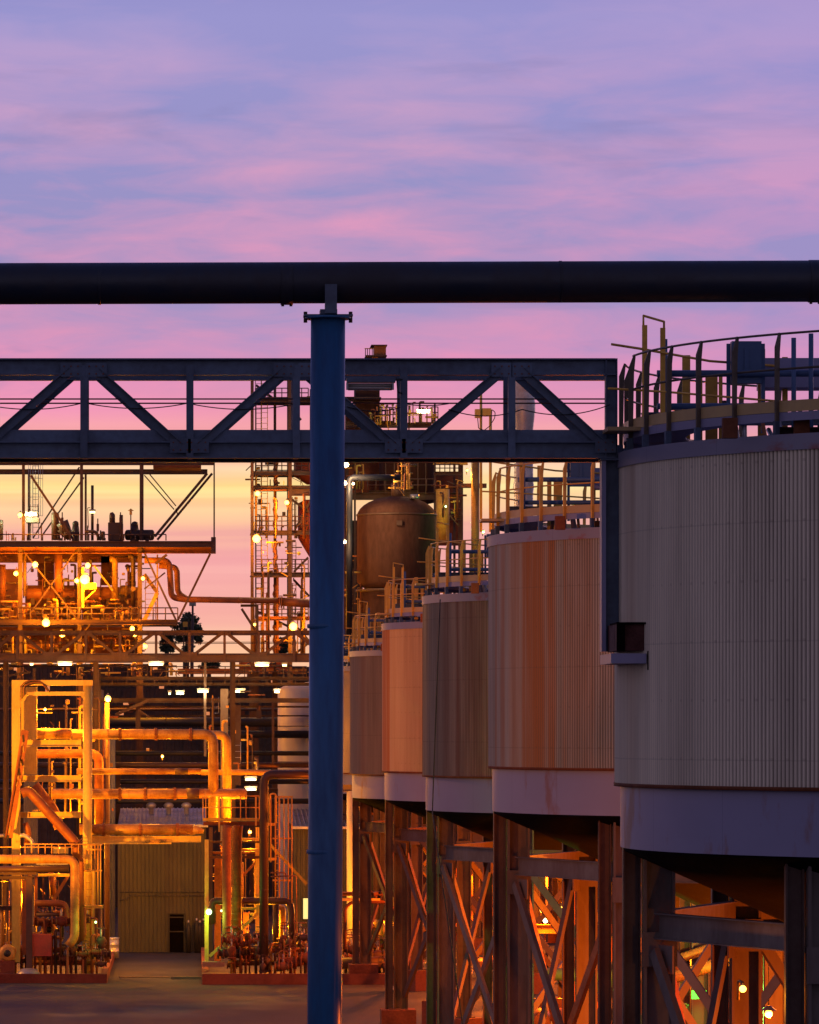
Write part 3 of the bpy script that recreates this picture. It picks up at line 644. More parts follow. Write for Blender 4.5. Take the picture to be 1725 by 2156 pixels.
link('conduit', B().tube(bend([Q(c3, 662, 447, 220.9), Q(c3, 700, 447, 220.9), Q(c3, 725, 424, 220.9), Q(c3, 1135, 424, 220.9)], .1), .025, 6), 'shed_wall', sA)
link('conduit', B().tube([Q(c3, 662, 405, 220.9), Q(c3, 1135, 405, 220.9)], .02, 6), 'shed_wall', sA)
for x in (838, 1033, 935):
    p = Q(c2, x, 866, 226); link('roof_vent', B().lathe((p.x, 226, p.z-.4), [(.12, 0), (.12, .55), (.22, .6), (.26, .72), (.2, .84), (.01, .9)], 14), 'galv', sA)
for i, x in enumerate((1045, 1090, 1108, 1127)):
    p = Q(c3, x, 640, 220.6)
    g = thing('gas_cylinder', (p.x, 220.4, .02), 'dark gas bottle standing against the olive shed right of its door', 'gas cylinder', 'gas bottles by the shed door')
    h = 1.5+.1*(i % 2)
    link('cylinder_body', B().lathe((p.x, 220.4, .02), [(.01, 0), (.12, 0), (.12, h-.3), (.09, h-.15), (.04, h-.1), (.04, h), (.01, h)], 14), 'black', g)
    link('valve_cap', B().lathe((p.x, 220.4, h), [(.05, 0), (.06, .08), (.01, .12)], 10), 'galv', g)
p = Q(c3, 625, 640, 214)
cab = thing('waste_drum', (p.x, 214, .1), 'small pale grey drum in the dark gap left of the olive shed', 'drum')
link('drum_body', B().lathe((p.x, 214, .1), [(.01, 0), (.3, 0), (.3, .3), (.32, .32), (.3, .34), (.3, .62), (.32, .64), (.3, .66), (.3, .92), (.01, .92)], 20), 'galv', cab)
link('drum_lid', B().lathe((p.x, 214, 1.02), [(.32, 0), (.32, .05), (.01, .07)], 20), 'galv', cab)
sB = shed(P(618,0,222).x, P(790,0,222).x, 222, 232, HC-(1742-V0)*222/F, HC-(1704-V0)*232/F, 'corrugated_shed', 'olive ribbed metal shed with blue roof seen either side of the blue column', pitch=.22)
q = Q(c3, 1680, 552, 222); q2 = Q(c3, 1712, 438, 222)
wn = link('window', B().box(q.x, q2.x, 221.9, 221.93, q.z, q2.z), 'lit_window', sB)
link('window_frame', B().box(q.x-.04, q.x, 221.87, 221.95, q.z, q2.z).box(q2.x, q2.x+.04, 221.87, 221.95, q.z, q2.z).box(q.x-.04, q2.x+.04, 221.87, 221.95, q2.z, q2.z+.04).box(q.x-.04, q2.x+.04, 221.87, 221.95, q.z-.04, q.z), 'black', wn)
p = Q(k3, 148, 330, 228); link('roof_vent', B().lathe((p.x, 228, p.z-.5), [(.1, 0), (.1, .5), (.25, .55), (.28, .7), (.18, .84), (.01, .9)], 14), 'galv', sB)
sC = shed(6, 48, 262, 280, 7.2, 8.6, 'corrugated_shed', 'long orange lit ribbed wall seen between the legs of the tanks', 'orange_wall', 'dark_wall', .4)
# grey clad stair tower
st_ = thing('clad_tower', (P(205,0,224).x, 224, 0), 'narrow grey ribbed metal tower behind the yellow portal frame', 'building')
b = B(); corr(b, P(196,0,224).x, P(214,0,224).x, 224, 0, P(0,1452,224).z, .14, .03); link('front_wall', b, 'grey_steel', st_)
b = B(); corr(b, P(220,0,225).x, P(243,0,225).x, 225, 0, P(0,1552,225).z, .14, .03); link('front_wall', b, 'shed_roof', st_)
b = B(); corr(b, 224, 230, P(214,0,224).x, 0, P(0,1452,224).z, .14, .03, 'y'); link('side_wall', b, 'grey_steel', st_)
b = B(); corr(b, P(50,0,223).x, P(80,0,223).x, 223, 0, P(0,1455,223).z, .14, .03); link('front_wall', b, 'grey_steel', st_)
# large dark process hall
ph = thing('process_hall', (P(300,0,275).x, 275, 0), 'long dark process hall behind the horizontal pipes', 'building')
b = B(); corr(b, P(-120,0,275).x, P(700,0,275).x, 275, 0, P(0,1452,275).z, .5, .06); link('front_wall', b, 'dark_wall', ph)
link('roof', B().box(P(-120,0,275).x, P(700,0,275).x, 275, 290, P(0,1452,275).z, P(0,1449,275).z), 'dark_wall', ph)
b = B(); corr(b, P(-120,0,276).x, P(352,0,276).x, 276, 0, P(0,1398,276).z, .5, .06); link('upper_wall', b, 'dark_wall', ph)
b = B(); corr(b, P(520,0,276).x, P(700,0,276).x, 276, 0, P(0,1404,276).z, .5, .06); link('upper_wall', b, 'dark_wall', ph)
b = B(); corr(b, P(-120,0,277).x, P(560,0,277).x, 277, 0, P(0,1428,277).z, .5, .06); link('upper_wall', b, 'dark_wall', ph)
for i in range(16):
    u = rnd.uniform(0, 640); v = rnd.choice([1402, 1408, 1416, 1432, 1446])+rnd.uniform(-2, 3); wv = rnd.uniform(2, 12)
    if 352 < u+wv and u < 520 and v < 1430: continue
    link('lit_opening', B().box(P(u,0,274.8).x, P(u+wv,0,274.8).x, 274.8, 274.85, P(0,v+rnd.uniform(3,10),274.8).z, P(0,v-2,274.8).z), 'lit_opening', ph)
for i in range(24):
    u = rnd.uniform(250, 640); v = rnd.choice([1475, 1497, 1516, 1572, 1578, 1640, 1660, 1672])+rnd.uniform(-4, 4); wv = rnd.uniform(2, 16)
    link('lit_opening', B().box(P(u,0,274.8).x, P(u+wv,0,274.8).x, 274.8, 274.85, P(0,v+rnd.uniform(3,10),274.8).z, P(0,v-2,274.8).z), 'lit_opening' if i % 2 else 'rust', ph)
# white tank left of the column
wt = thing('white_tank', (P(662,0,232).x, 234, 0), 'plain white round tank just left of the blue column', 'tank')
c = P(655, 0, 234); r = 70*234/F
link('tank_shell', B().lathe((c.x, 234, 0), [(r, 0), (r, P(0,1452,234).z), (r-.3, P(0,1449,234).z+.1), (.01, P(0,1443,234).z+.2)], 48), 'white_tank', wt)
for v in (1530, 1605): link('shell_seam', B().lathe((c.x, 234, P(0,v,234).z), [(r+.015, 0), (r+.015, .05)], 48), 'grey_steel', wt)

# ------------------------------------------------------------------ left portal frame and pipe skid
pf = thing('pipe_portal', (P(100,0,199).x, 199, 0), 'pale portal frame lit yellow carrying pipes at the left edge', 'pipe frame')
Y = 199; K = 'pale_steel'
rect(pf, 'left_post', K, c2, 66, 150, 112, 1700, Y, .4); rect(pf, 'rear_post', K, c2, 118, 175, 205, 660, Y+1.6, .3)
link('right_post', B().tube([Q(c2, 483, 1850, Y), Q(c2, 486, 140, Y)], 26*S(c2, Y), 20), K, pf)
bar(pf, 'top_beam', K, c2, 66, 152, 514, 152, 30, Y, .45, 'O'); bar(pf, 'top_beam', K, c2, 180, 212, 486, 212, 22, Y-.05, .2, 'O')
bar(pf, 'knee_brace', K, c2, 80, 330, 150, 212, 16, Y-.12, .1, 'O'); bar(pf, 'knee_brace', K, c2, 150, 212, 190, 212, 16, Y-.12, .1, 'O')
bar(pf, 'knee_brace', K, c2, 446, 212, 486, 260, 14, Y-.12, .1, 'O')
for y, h in ((487, 38), (683, 36), (884, 32)): 
    bar(pf, 'cross_beam', K, c2, 100, y, 450, y, h, Y+.1, .3, 'I')
for x in (265, 420, 150, 410): rect(pf, 'stiffener', K, c2, x, 868, x+9, 900, Y-.06, .02)
for k in range(4):
    a = [(115+8*k, 250-10*k), (118+6*k, 160+4*k), (170+9*k, 135+6*k), (225+8*k, 142+5*k), (262+5*k, 195+3*k)]
    pipe(pf, 'cable_loop', 'black' if k % 2 else 'rusty_pipe', c2, a, 3, Y-.25, 8, 6)
for i in range(6): rect(pf, 'fixture', 'steel', c2, 90+70*i, 122+rnd.randint(0, 8), 98+70*i+rnd.randint(0, 10), 140, Y, .1)
def solo_pipe(name, label, mat, cf, pts, r, Y, group=None, cat='pipe', **kw):
    return tag(pipe(None, name, mat, cf, pts, r, Y, **kw), label, cat, group)
solo_pipe('lagged_pipe', 'upper orange lagged pipe bending down into the railed platform, front one', 'insul', c2, [(400, 437), (1182, 437), (1182, 930)], 28, 201, seams=1.6, bd=2)
solo_pipe('lagged_pipe', 'orange lagged pipe bending down just behind and right of the front one', 'insul', c2, [(560, 441), (1258, 441), (1258, 930)], 24, 203, seams=1.8, bd=2)
solo_pipe('lagged_pipe', 'short capped orange pipe end between the posts of the portal frame', 'insul', c2, [(190, 433), (396, 433)], 29, 201.5, seams=.5)
solo_pipe('thin_lagged_pipe', 'thin orange pipe with dark sleeve below the two bending pipes', 'insul', c2, [(425, 643), (1115, 643)], 17, 202, seams=2)
solo_pipe('pipe_sleeve', 'dark sleeve on the thin orange pipe', 'pipe_dark', c2, [(970, 643), (1042, 643)], 18, 202)
solo_pipe('thin_lagged_pipe', 'thin orange pipe running right towards the blue column', 'insul', c2, [(1115, 648), (1720, 650)], 16, 204.5, seams=2)
solo_pipe('lagged_pipe', 'middle thick orange horizontal pipe with dark collar', 'insul', c2, [(290, 768), (1368, 768)], 28, 201, seams=1.7)
solo_pipe('pipe_collar', 'dark collar on the middle thick orange pipe', 'pipe_dark', c2, [(1036, 768), (1104, 768)], 29.5, 201)
solo_pipe('lagged_pipe', 'lowest thick orange pipe lying on the yellow beam over the yard', 'insul', c2, [(440, 965), (1070, 965)], 29, 200, seams=1.7)
b = B(); p0 = Q(c2, 1070, 965, 200); r0 = 29*S(c2, 200); p1 = Q(c2, 1130, 975, 200); b.tube([p0, p1], [r0, r0*.35], 16); tag(link('pipe_reducer', b, 'insul'), 'tapered end piece of the lowest thick orange pipe', 'pipe reducer')
solo_pipe('bent_pipe', 'dark brown pipe curving down just right of the portal post', 'rusty_pipe', c2, [(140, 545), (548, 545), (548, 935)], 25, 204, bd=2)
solo_pipe('sloping_pipe', 'rusty orange pipe sloping down to the left skid', 'rusty_pipe', c2, [(120, 765), (160, 750), (425, 1045), (425, 1120)], 27, 197.5, bd=1.5, flanges=(2,))
solo_pipe('sloping_pipe', 'shorter brown pipe sloping behind the rusty orange one', 'rusty_pipe', c2, [(190, 720), (300, 860), (330, 960)], 30, 201, bd=1.5)
for i, (y, r, m, yy) in enumerate(((370, 26, 'dark_pipe', 236), (438, 21, 'dark_pipe', 232), (543, 13, 'black', 226), (608, 15, 'pipe_dark', 227), (700, 14, 'dark_pipe', 229), (808, 15, 'dark_pipe', 226), (745, 10, 'pipe_dark', 234), (300, 9, 'pipe_dark', 239))):
    lb = ['thickest blue black pipe high in the rack behind', 'dark pipe crossing the white tank', 'thin black pipe in the rack behind', 'thin brown pipe above the thin orange one', 'dark pipe behind the dark collar', 'dark pipe just above the blue shed roof', 'thin brown pipe low in the rack behind', 'small brown pipe under the tube lights'][i]
    solo_pipe('rack_pipe', lb, m, c2, [(-200 if i not in (0, 1) else 600, y), (1760, y)], r, yy, 'dark pipes of the rear rack', seams=3)
# walls/rack frame
rk = thing('steel_frame', (P(300,0,219).x, 219, 0), 'brown steel rack frame of long beams below the far bridge', 'steel frame')
for (y, h, x0, x1, yy) in ((128, 20, 545, 1760, 218), (160, 18, 0, 1760, 219), (250, 26, 480, 1760, 221), (60, 10, 0, 980, 222), (285, 10, 520, 1760, 230), (335, 8, 560, 1760, 232)):
    bar(rk, 'beam', 'steel', c2, x0, y, x1, y, h, yy, .3)
for (x, w_, y0, y1, yy) in ((1243, 42, 185, 1400, 217.5), (1137, 14, 40, 560, 217), (545, 26, 80, 400, 219), (190, 16, 70, 160, 219), (1320, 30, 275, 720, 224), (765, 26, 260, 420, 223), (1513, 14, 260, 600, 226), (1435, 26, 290, 350, 226), (655, 24, 470, 1000, 228), (1600, 12, 40, 160, 218)):
    bar(rk, 'column', 'grey_steel' if x in (1243, 1137) else 'steel', c2, x, y0, x, y1, w_, yy, None, 'T')
bar(rk, 'brace', 'steel', c2, 640, 330, 830, 245, 16, 220, .12, 'O'); bar(rk, 'brace', 'steel', c2, 765, 300, 830, 345, 10, 222, .1, 'O'); bar(rk, 'brace', 'steel', c2, 0, 120, 170, 92, 12, 219, .12, 'O')
for i in range(14): rect(rk, 'hanger', 'steel', c2, 620+i*78, 130, 626+i*78, 160, 218.5, .05)
for i in range(11): bar(rk, 'stanchion', 'steel', c2, 600+i*108, 60, 600+i*108, 122, 5, 217.6, .04, 'O')
rails(rk, c2, 545, 1700, 62, 120, 217.8, 3, 'steel')
ladder(rk, c2, 1180, 1212, 230, 320, 222, 'galv'); ladder(rk, c2, 1302, 1334, 480, 600, 222, 'galv')
# yellow beam over the yard with warning plate
yb_ = thing('crossing_beam', (Q(c2, 800, 1035, 200).x, 200, Q(c2, 800, 1035, 200).z), 'yellow lit cross beam with sign spanning the yard entrance', 'beam')
link('beam_web', B().ibeam(Q(c2, 505, 1018, 200), Q(c2, 1115, 1018, 200), 34*S(c2, 200), .35, .02), K, yb_)
link('lower_plate', B().box(Q(c2, 505, 0, 200).x, Q(c2, 950, 0, 200).x, 199.7, 200.3, Q(c2, 0, 1045, 200).z, Q(c2, 0, 1036, 200).z), K, yb_)
sg = link('warning_sign', B().box(Q(c2, 832, 0, 200).x, Q(c2, 886, 0, 200).x, 199.62, 199.65, Q(c2, 0, 1041, 200).z, Q(c2, 0, 1021, 200).z), 'yellow', yb_)
def text(parent, s, p, size, mat, name='lettering'):
    cu = bpy.data.curves.new(name, 'FONT'); cu.body = s; cu.size = size; cu.align_x = 'CENTER'; cu.align_y = 'CENTER'; cu.extrude = .004
    tmp = bpy.data.objects.new(name+'_tmp', cu); C.objects.link(tmp); dg = bpy.context.evaluated_depsgraph_get(); me = bpy.data.meshes.new_from_object(tmp.evaluated_get(dg))
    bpy.data.objects.remove(tmp); o = bpy.data.objects.new(name, me); C.objects.link(o); me.materials.clear(); me.materials.append(MATS[mat])
    org = WL[parent.name]; o.parent = parent; o.rotation_euler = (PI/2, 0, 0); o.location = Vector(p)-org; WL[o.name] = Vector(p); return o
pp = Q(c2, 862, 1031, 200); text(sg, 'CAUTION', (pp.x, 199.61, pp.z), .2, 'black')
# rusty cable tray leaning left of the portal
tr = thing('cable_tray', Q(c2, 90, 1000, 197.8), 'peeling dark cable tray leaning down left of the yellow portal', 'cable tray')
bar(tr, 'tray', 'rusty_pipe', c2, 140, 415, 48, 1010, 40, 197.8, .12, 'L'); bar(tr, 'tray_side', 'rust', c2, 120, 505, 30, 1010, 8, 197.7, .15, 'O')
for i in range(14):
    f = rnd.random(); x = 140-92*f+rnd.uniform(-12, 12); y = 430+570*f; bar(tr, 'peeling_strip', 'insul' if i % 2 else 'black', c2, x, y, x+rnd.uniform(-10, 10), y+rnd.uniform(15, 40), 9, 197.7, .02, 'O')
# skid pipes in front
G = 'pipes of the left skid'
solo_pipe('skid_pipe', 'large orange green pipe bending down at the front of the left skid', 'insul', zB, [(-200, 420), (985, 420), (985, 1450), (900, 1560)], 58, 196.3, G, bd=2.1, seams=1.2, n=18)
solo_pipe('skid_pipe', 'brown pipe running under the large orange bending pipe', 'pipe_dark', zB, [(-200, 560), (905, 545)], 45, 197.5, G)
solo_pipe('skid_pipe', 'upright pipe just right of the large bending pipe', 'rusty_pipe', zB, [(1000, 330), (1075, 430), (1075, 1500)], 32, 197.5, G, bd=1.5)
solo_pipe('skid_pipe', 'short red brown pipe curving down in the middle of the left skid', 'rusty_pipe', zB, [(465, 1000), (860, 1000), (880, 1180), (880, 1300)], 42, 197.3, G, bd=2)
solo_pipe('skid_pipe', 'thin pipe under the short red brown curved pipe', 'pipe_dark', zB, [(480, 1150), (815, 1150), (815, 1450)], 26, 197.8, G, bd=1.5)
solo_pipe('skid_pipe', 'pale bluish elbow at the left edge above the skid', 'galv', zB, [(-100, 110), (60, 110)], 22, 197.6, G)
solo_pipe('skid_pipe', 'pale hooked elbow turning down behind the skid rail', 'galv', zB, [(265, 110), (330, 110), (425, 180), (430, 330)], 26, 197.6, G, bd=1.5)
solo_pipe('skid_pipe', 'bent rusty pipe entering from the top of the skid', 'rusty_pipe', zB, [(330, -60), (380, 60), (350, 230)], 38, 199, G, bd=1.5)
solo_pipe('skid_pipe', 'pale upright pipe behind the large dark post', 'insul', zB, [(165, 640), (165, 1500)], 42, 199.5, G, flanges=())
solo_pipe('skid_pipe', 'bright yellow upright pipe behind the caged ladder', 'insul', zB, [(1160, -100), (1165, 1700)], 40, 199.6, G)
solo_pipe('skid_pipe', 'horizontal pipe low at the bottom of the skid', 'rusty_pipe', zB, [(450, 1720), (780, 1720), (850, 1640)], 48, 198, G, bd=1.2)
solo_pipe('skid_pipe', 'brown pipe sloping down behind the skid frame', 'rusty_pipe', zB, [(670, 560), (700, 900)], 40, 200, G)
solo_pipe('skid_pipe', 'thick green black upright pipe at the right end of the skid', 'pipe_dark', zB, [(1300, 1040), (1300, 1800)], 46, 199, G)
solo_pipe('skid_pipe', 'short upright connector pipe near the green lit post', 'rusty_pipe', zB, [(1095, 1060), (1095, 1420), (1000, 1520)], 42, 197.6, G, bd=1.2)
# skid frame
sf = thing('steel_frame', (P(60,0,198).x, 198, 0), 'brown steel frame with railing and caged ladder at the left skid', 'steel frame')
for (x, w_, y0, y1, yy, m) in ((385, 80, 660, 1950, 196.6, 'steel'), (318, 60, 700, 1680, 198, 'rusty_pipe'), (475, 36, 640, 1300, 198.6, 'rusty_pipe'), (1225, 34, 580, 1900, 198.8, 'pale_steel'), (1325, 60, 1050, 1800, 201, 'steel'), (95, 14, 700, 1500, 198, 'steel'), (570, 20, 640, 1300, 200, 'steel'), (240, 60, 690, 1600, 201, 'pale_steel'), (890, 30, 1580, 1960, 196.9, 'rusty_pipe'), (1095, 24, 1500, 1950, 197, 'rusty_pipe')):
    bar(sf, 'post', m, zB, x, y0, x, y1, w_, yy, None, 'T')
for (y, h, x0, x1, yy, m) in ((610, 30, -100, 480, 196.6, 'steel'), (665, 40, -100, 450, 196.8, 'steel'), (630, 40, 500, 915, 198.5, 'pale_steel'), (1045, 40, 1060, 1360, 198, 'pale_steel'), (1120, 26, 480, 900, 198.5, 'steel'), (1065, 60, -50, 270, 199, 'steel'), (480, 20, 480, 900, 198, 'galv'), (575, 18, 1110, 1340, 198, 'yellow')):
    bar(sf, 'beam', m, zB, x0, y, x1, y, h, yy, .25)
bar(sf, 'brace', 'rusty_pipe', zB, 670, 1010, 890, 650, 45, 199, .1, 'O'); bar(sf, 'brace', 'pale_steel', zB, 1200, 1600, 1290, 1820, 40, 198.5, .1, 'O')
for k in range(11):
    x = 330+k*88
    if x < 1320: link('railing_post', B().tube([Q(zB, x, 215, 196.9), Q(zB, x, 350, 196.9)], .022, 6), 'yellow', sf)
link('handrail', B().tube([Q(zB, 320, 222, 196.9), Q(zB, 1310, 222, 196.9)], .024, 6), 'yellow', sf); link('handrail', B().tube([Q(zB, -50, 262, 196.9), Q(zB, 930, 262, 196.9)], .02, 6), 'yellow', sf)
link('back_panel', B().box(Q(zB, 700, 0, 199).x, Q(zB, 900, 0, 199).x, 199, 199.04, Q(zB, 0, 345, 199).z, Q(zB, 0, 270, 199).z), K, sf)
for x in (1120, 1170, 1250, 1290, 1325): link('cage_bar', B().tube([Q(zB, x, 230, 197.2), Q(zB, x, 560 if x < 1200 else 1020, 197.2)], .028, 6), 'yellow', sf)
for y in (232, 295, 570, 1035): link('cage_hoop', B().tube([Q(zB, 1105, y, 197.6), Q(zB, 1150, y, 197.15), Q(zB, 1290, y, 197.15), Q(zB, 1340, y, 197.6)], .032, 6), 'yellow', sf)
ladder(sf, zB, 1130, 1210, 600, 1900, 198, 'yellow')
rect(None, 'red_tank_box', 'red_machine', zB, 425, 1405, 680, 1690, 197.2, .9); tag(bpy.data.objects['red_tank_box'], 'dull red sheet metal machine cover on the left skid', 'machine cover'); 
def motor(cf, x, y, Y, r, label, tall=True):
    p = Q(cf, x, y, Y); rm = r*S(cf, Y); t = thing('pump_motor', (p.x, Y, .1), label, 'motor', 'pump motors on the skid')
    link('motor_body', B().lathe(p, [(.01, -.02), (rm*.45, -.02), (rm*.5, .02), (rm*.62, .0), (rm, .12), (rm, .9), (rm*.6, 1.0), (.01, 1.0)], 24, axis='y'), 'insul', t)
    link('fan_cover', B().lathe(p, [(.01, -.035), (rm*.44, -.035), (rm*.44, -.01)], 20, axis='y'), 'black', t)
    for k in range(10):
        a = 2*PI*k/10; link('cooling_fin', B().box(p.x+rm*math.cos(a)-.015, p.x+rm*math.cos(a)+.015, Y+.15, Y+.85, p.z+rm*math.sin(a)-.02, p.z+rm*math.sin(a)+.02), 'insul', t)
    if tall: link('motor_plinth', B().box(p.x-rm*.9, p.x+rm*.9, Y+.05, Y+.95, .1, p.z-rm*.9), 'kerb_red', t)
    return t
motor(zB, 95, 1660, 196.4, 108, 'round motor on a red plinth at the left edge of the skid')
motor(zB, 640, 1345, 198.6, 100, 'round open ended motor behind the dull red cover', False)
b = B(); b.lathe(Q(zB, 375, 1960, 196), [(.01, 0), (.55, 0), (.52, .12), (.35, .3), (.2, .34), (.01, .35)], 20)
tag(link('covered_drain', b, 'galv'), 'small pale domed cover on the kerb at the foot of the dark post', 'cover')

# ------------------------------------------------------------------ railed platform skid in the middle
ms = thing('steel_frame', (P(480,0,199).x, 199, 0), 'orange lit steel frame with small railed platform left of the blue column', 'steel frame')
for (x, w_, y0, y1, yy, m) in ((106, 42, 560, 1900, 197.5, 'pale_steel'), (150, 40, 430, 1800, 200, 'steel'), (640, 40, 430, 1700, 200, 'pale_steel'), (222, 70, 760, 1850, 201, 'rust'), (520, 60, 1330, 1850, 201, 'rust')):
    bar(ms, 'post', m, zC, x, y0, x, y1, w_, yy, None, 'T')
for (y, h, x0, x1, yy, m) in ((350, 34, 65, 660, 197.5, 'pale_steel'), (392, 36, 70, 660, 197.3, 'rust'), (585, 22, 130, 660, 199.5, 'steel'), (668, 26, 470, 660, 199, 'pale_steel'), (700, 26, 130, 660, 200, 'rusty_pipe'), (745, 30, 130, 660, 199.6, 'steel'), (1285, 26, 460, 660, 200, 'pale_steel'), (555, 26, 470, 650, 199.4, 'pale_steel'), (1345, 24, 560, 640, 200.5, 'pale_steel')):
    bar(ms, 'beam', m, zC, x0, y, x1, y, h, yy, .25)
rails(ms, zC, 68, 660, 100, 345, 197.1, 4, 'yellow'); 
for x in (98, 520): link('railing_post', B().tube([Q(zC, x, 60, 197.3), Q(zC, x, 345, 197.3)], .02, 6), 'yellow', ms)
for x in (238, 625): rect(ms, 'platform_stanchion', 'yellow', zC, x-9, 110, x+9, 480 if x < 300 else 415, 197, .06)
bar(ms, 'brace', 'pale_steel', zC, 470, 1500, 650, 1330, 34, 199.4, .1, 'O'); bar(ms, 'brace', 'pale_steel', zC, 135, 1790, 245, 1690, 30, 197.2, .1, 'O'); bar(ms, 'brace', 'rusty_pipe', zC, 480, 950, 650, 770, 26, 200, .1, 'O')
bar(ms, 'brace', 'steel', zC, 780, 620, 1160, 1030, 30, 205, .12, 'O')
for k in range(7): rect(ms, 'small_rail', 'steel', zC, 520+k*20, 440, 524+k*20, 540, 198.9, .02)
rect(ms, 'concrete_step', 'concrete', zC, 60, 1845, 295, 1895, 196, .8)
# caged ladder
cg = thing('caged_ladder', (Q(zC, 900, 1170, 198).x, 198, 1), 'bright yellow caged ladder between the dark upright pipe and the blue column', 'ladder')
for x, y1 in ((780, 800), (830, 1170), (870, 1170), (920, 1170), (965, 1190), (1003, 1230)):
    link('cage_bar', B().tube([Q(zC, x, 110 if x != 780 else 130, 197.2 if x > 860 else 198), Q(zC, x, y1, 197.2 if x > 860 else 198)], .036, 6), 'yellow', cg)
for y in (110, 548, 990): link('cage_hoop', B().obox(Q(zC, 800 if y > 200 else 830, y, 197.2), Q(zC, 1015, y, 197.2), 18*S(zC, 197), .02), 'yellow', cg)
pipe(cg, 'ladder_top_loop', 'yellow', zC, [(775, 380), (775, 75), (835, 75), (835, 380)], 9, 198, 4, 8)
ladder(cg, zC, 832, 876, 150, 1170, 198.6, 'yellow')
for y in (400, 765): rect(cg, 'ladder_tie', 'yellow', zC, 760, y-14, 840, y+14, 198.4, .1)
G = 'pipes of the middle skid'
solo_pipe('riser_pipe', 'tall dark red pipe bending right behind the blue column', 'pipe_dark', c2, [(1740, 661), (1463, 661), (1463, 1745)], 24, 196, G, bd=2.2, n=18, seams=2.5)
solo_pipe('riser_pipe', 'front left dark orange riser under the platform', 'rusty_pipe', zC, [(330, 410), (318, 470), (318, 1740), (400, 1800)], 47, 196.8, G, bd=1.5, n=16)
solo_pipe('riser_pipe', 'second dark orange riser with ringed elbow under the platform', 'rusty_pipe', zC, [(440, 410), (425, 500), (425, 1790)], 52, 198, G, bd=1.5, n=16, seams=.25)
solo_pipe('header_pipe', 'long arched brown pipe turning down at both ends of the middle skid', 'pipe_dark', zC, [(165, 1450), (165, 1205), (270, 1205), (980, 1205), (1000, 1330), (1000, 1680)], 38, 198.6, G, bd=1.8)
solo_pipe('riser_pipe', 'upright brown pipe below the arch near its right end', 'pipe_dark', zC, [(835, 1240), (835, 1700)], 34, 199, G)
solo_pipe('riser_pipe', 'bright hooked pipe just inside the right end of the arch', 'insul', zC, [(850, 1285), (905, 1285), (905, 1640)], 36, 199.8, G, bd=1.2)
solo_pipe('riser_pipe', 'thick grey pipe behind the ringed riser', 'insul', zC, [(465, 800), (465, 1180)], 30, 200, G)
solo_pipe('conduit_line', 'thin looped conduit beside the caged ladder', 'rusty_pipe', zC, [(780, 950), (1050, 940), (1055, 1560), (1160, 1560)], 6, 197, G, bd=4, n=6)
solo_pipe('conduit_line', 'second thin looped conduit inside the first', 'rusty_pipe', zC, [(780, 910), (940, 908), (942, 960)], 6, 197.1, G, bd=4, n=6)
solo_pipe('conduit_line', 'thin low conduit running right behind the blue column', 'rusty_pipe', zC, [(1030, 1340), (1035, 1585), (1160, 1585)], 6, 197.2, G, bd=4, n=6)
def valve(x, y, z, s, label, group, m='rust', kind=0):
    t = thing('pipe_valve', (x, y, z), label, 'valve', group); c = Vector((x, y, z))
    if kind % 2:
        link('valve_body', B().tube([c-Vector((.3*s,0,0)), c-Vector((.14*s,0,0)), c, c+Vector((.14*s,0,0)), c+Vector((.3*s,0,0))], [.09*s, .11*s, .18*s, .11*s, .09*s], 12), m, t)
        for q in (-.3, -.16, .16, .3): link('flange', B().tube([c+Vector(((q-.025)*s,0,0)), c+Vector(((q+.025)*s,0,0))], .17*s, 12), m, t)
    else:
        link('valve_body', B().tube([c-Vector((0,0,.3*s)), c-Vector((0,0,.14*s)), c, c+Vector((0,0,.14*s))], [.09*s, .11*s, .18*s, .11*s], 12), m, t)
        link('flange', B().tube([c-Vector((0,0,.33*s)), c-Vector((0,0,.28*s))], .17*s, 12), m, t)
    link('valve_stem', B().tube([c, c+Vector((0,-.03,.42*s))], .03*s, 8), 'galv', t)
    w = c+Vector((0,-.03,.42*s)); wb = B()
    tlt = .5*(kind % 3)
    wb.tube([w+Vector((.17*s*math.cos(a), .17*s*math.sin(a)*math.cos(tlt), .17*s*math.sin(a)*math.sin(tlt))) for a in [2*PI*k/14 for k in range(15)]], .016*s, 5, False)
    for a in (0, PI/2): d_ = Vector((.17*s*math.cos(a), .17*s*math.sin(a)*math.cos(tlt), .17*s*math.sin(a)*math.sin(tlt))); wb.tube([w-d_, w+d_], .012*s, 5)
    link('handwheel', wb, m, t)
    return t
for i in range(30):
    xx = P(rnd.uniform(478, 646), 0, 197).x; yy = rnd.uniform(195.2, 199); zz_ = rnd.uniform(.6, 2.0)
    valve(xx, yy, zz_, rnd.uniform(.8, 1.6), 'rusty valve in the cluster along the bund wall left of the blue column', 'valves behind the middle bund wall', rnd.choice(['rust', 'rusty_pipe', 'pipe_dark', 'steel']), i)
for i in range(16):
    xx = P(rnd.uniform(60, 215), 0, 197).x; valve(xx, rnd.uniform(196, 199), rnd.uniform(.5, 3.2), rnd.uniform(.7, 1.4), 'rusty valve among the pipes of the left skid', 'valves on the left skid', rnd.choice(['rust', 'rusty_pipe', 'pipe_dark', 'steel']), i)
for i in range(14):
    xx = P(rnd.uniform(728, 830), 0, 200).x; valve(xx, rnd.uniform(197, 203), rnd.uniform(.5, 2.2), rnd.uniform(.9, 1.6), 'rusty valve in the cluster between the blue column and the tank legs', 'valves right of the blue column', rnd.choice(['rust', 'rusty_pipe', 'pipe_dark', 'steel']), i)
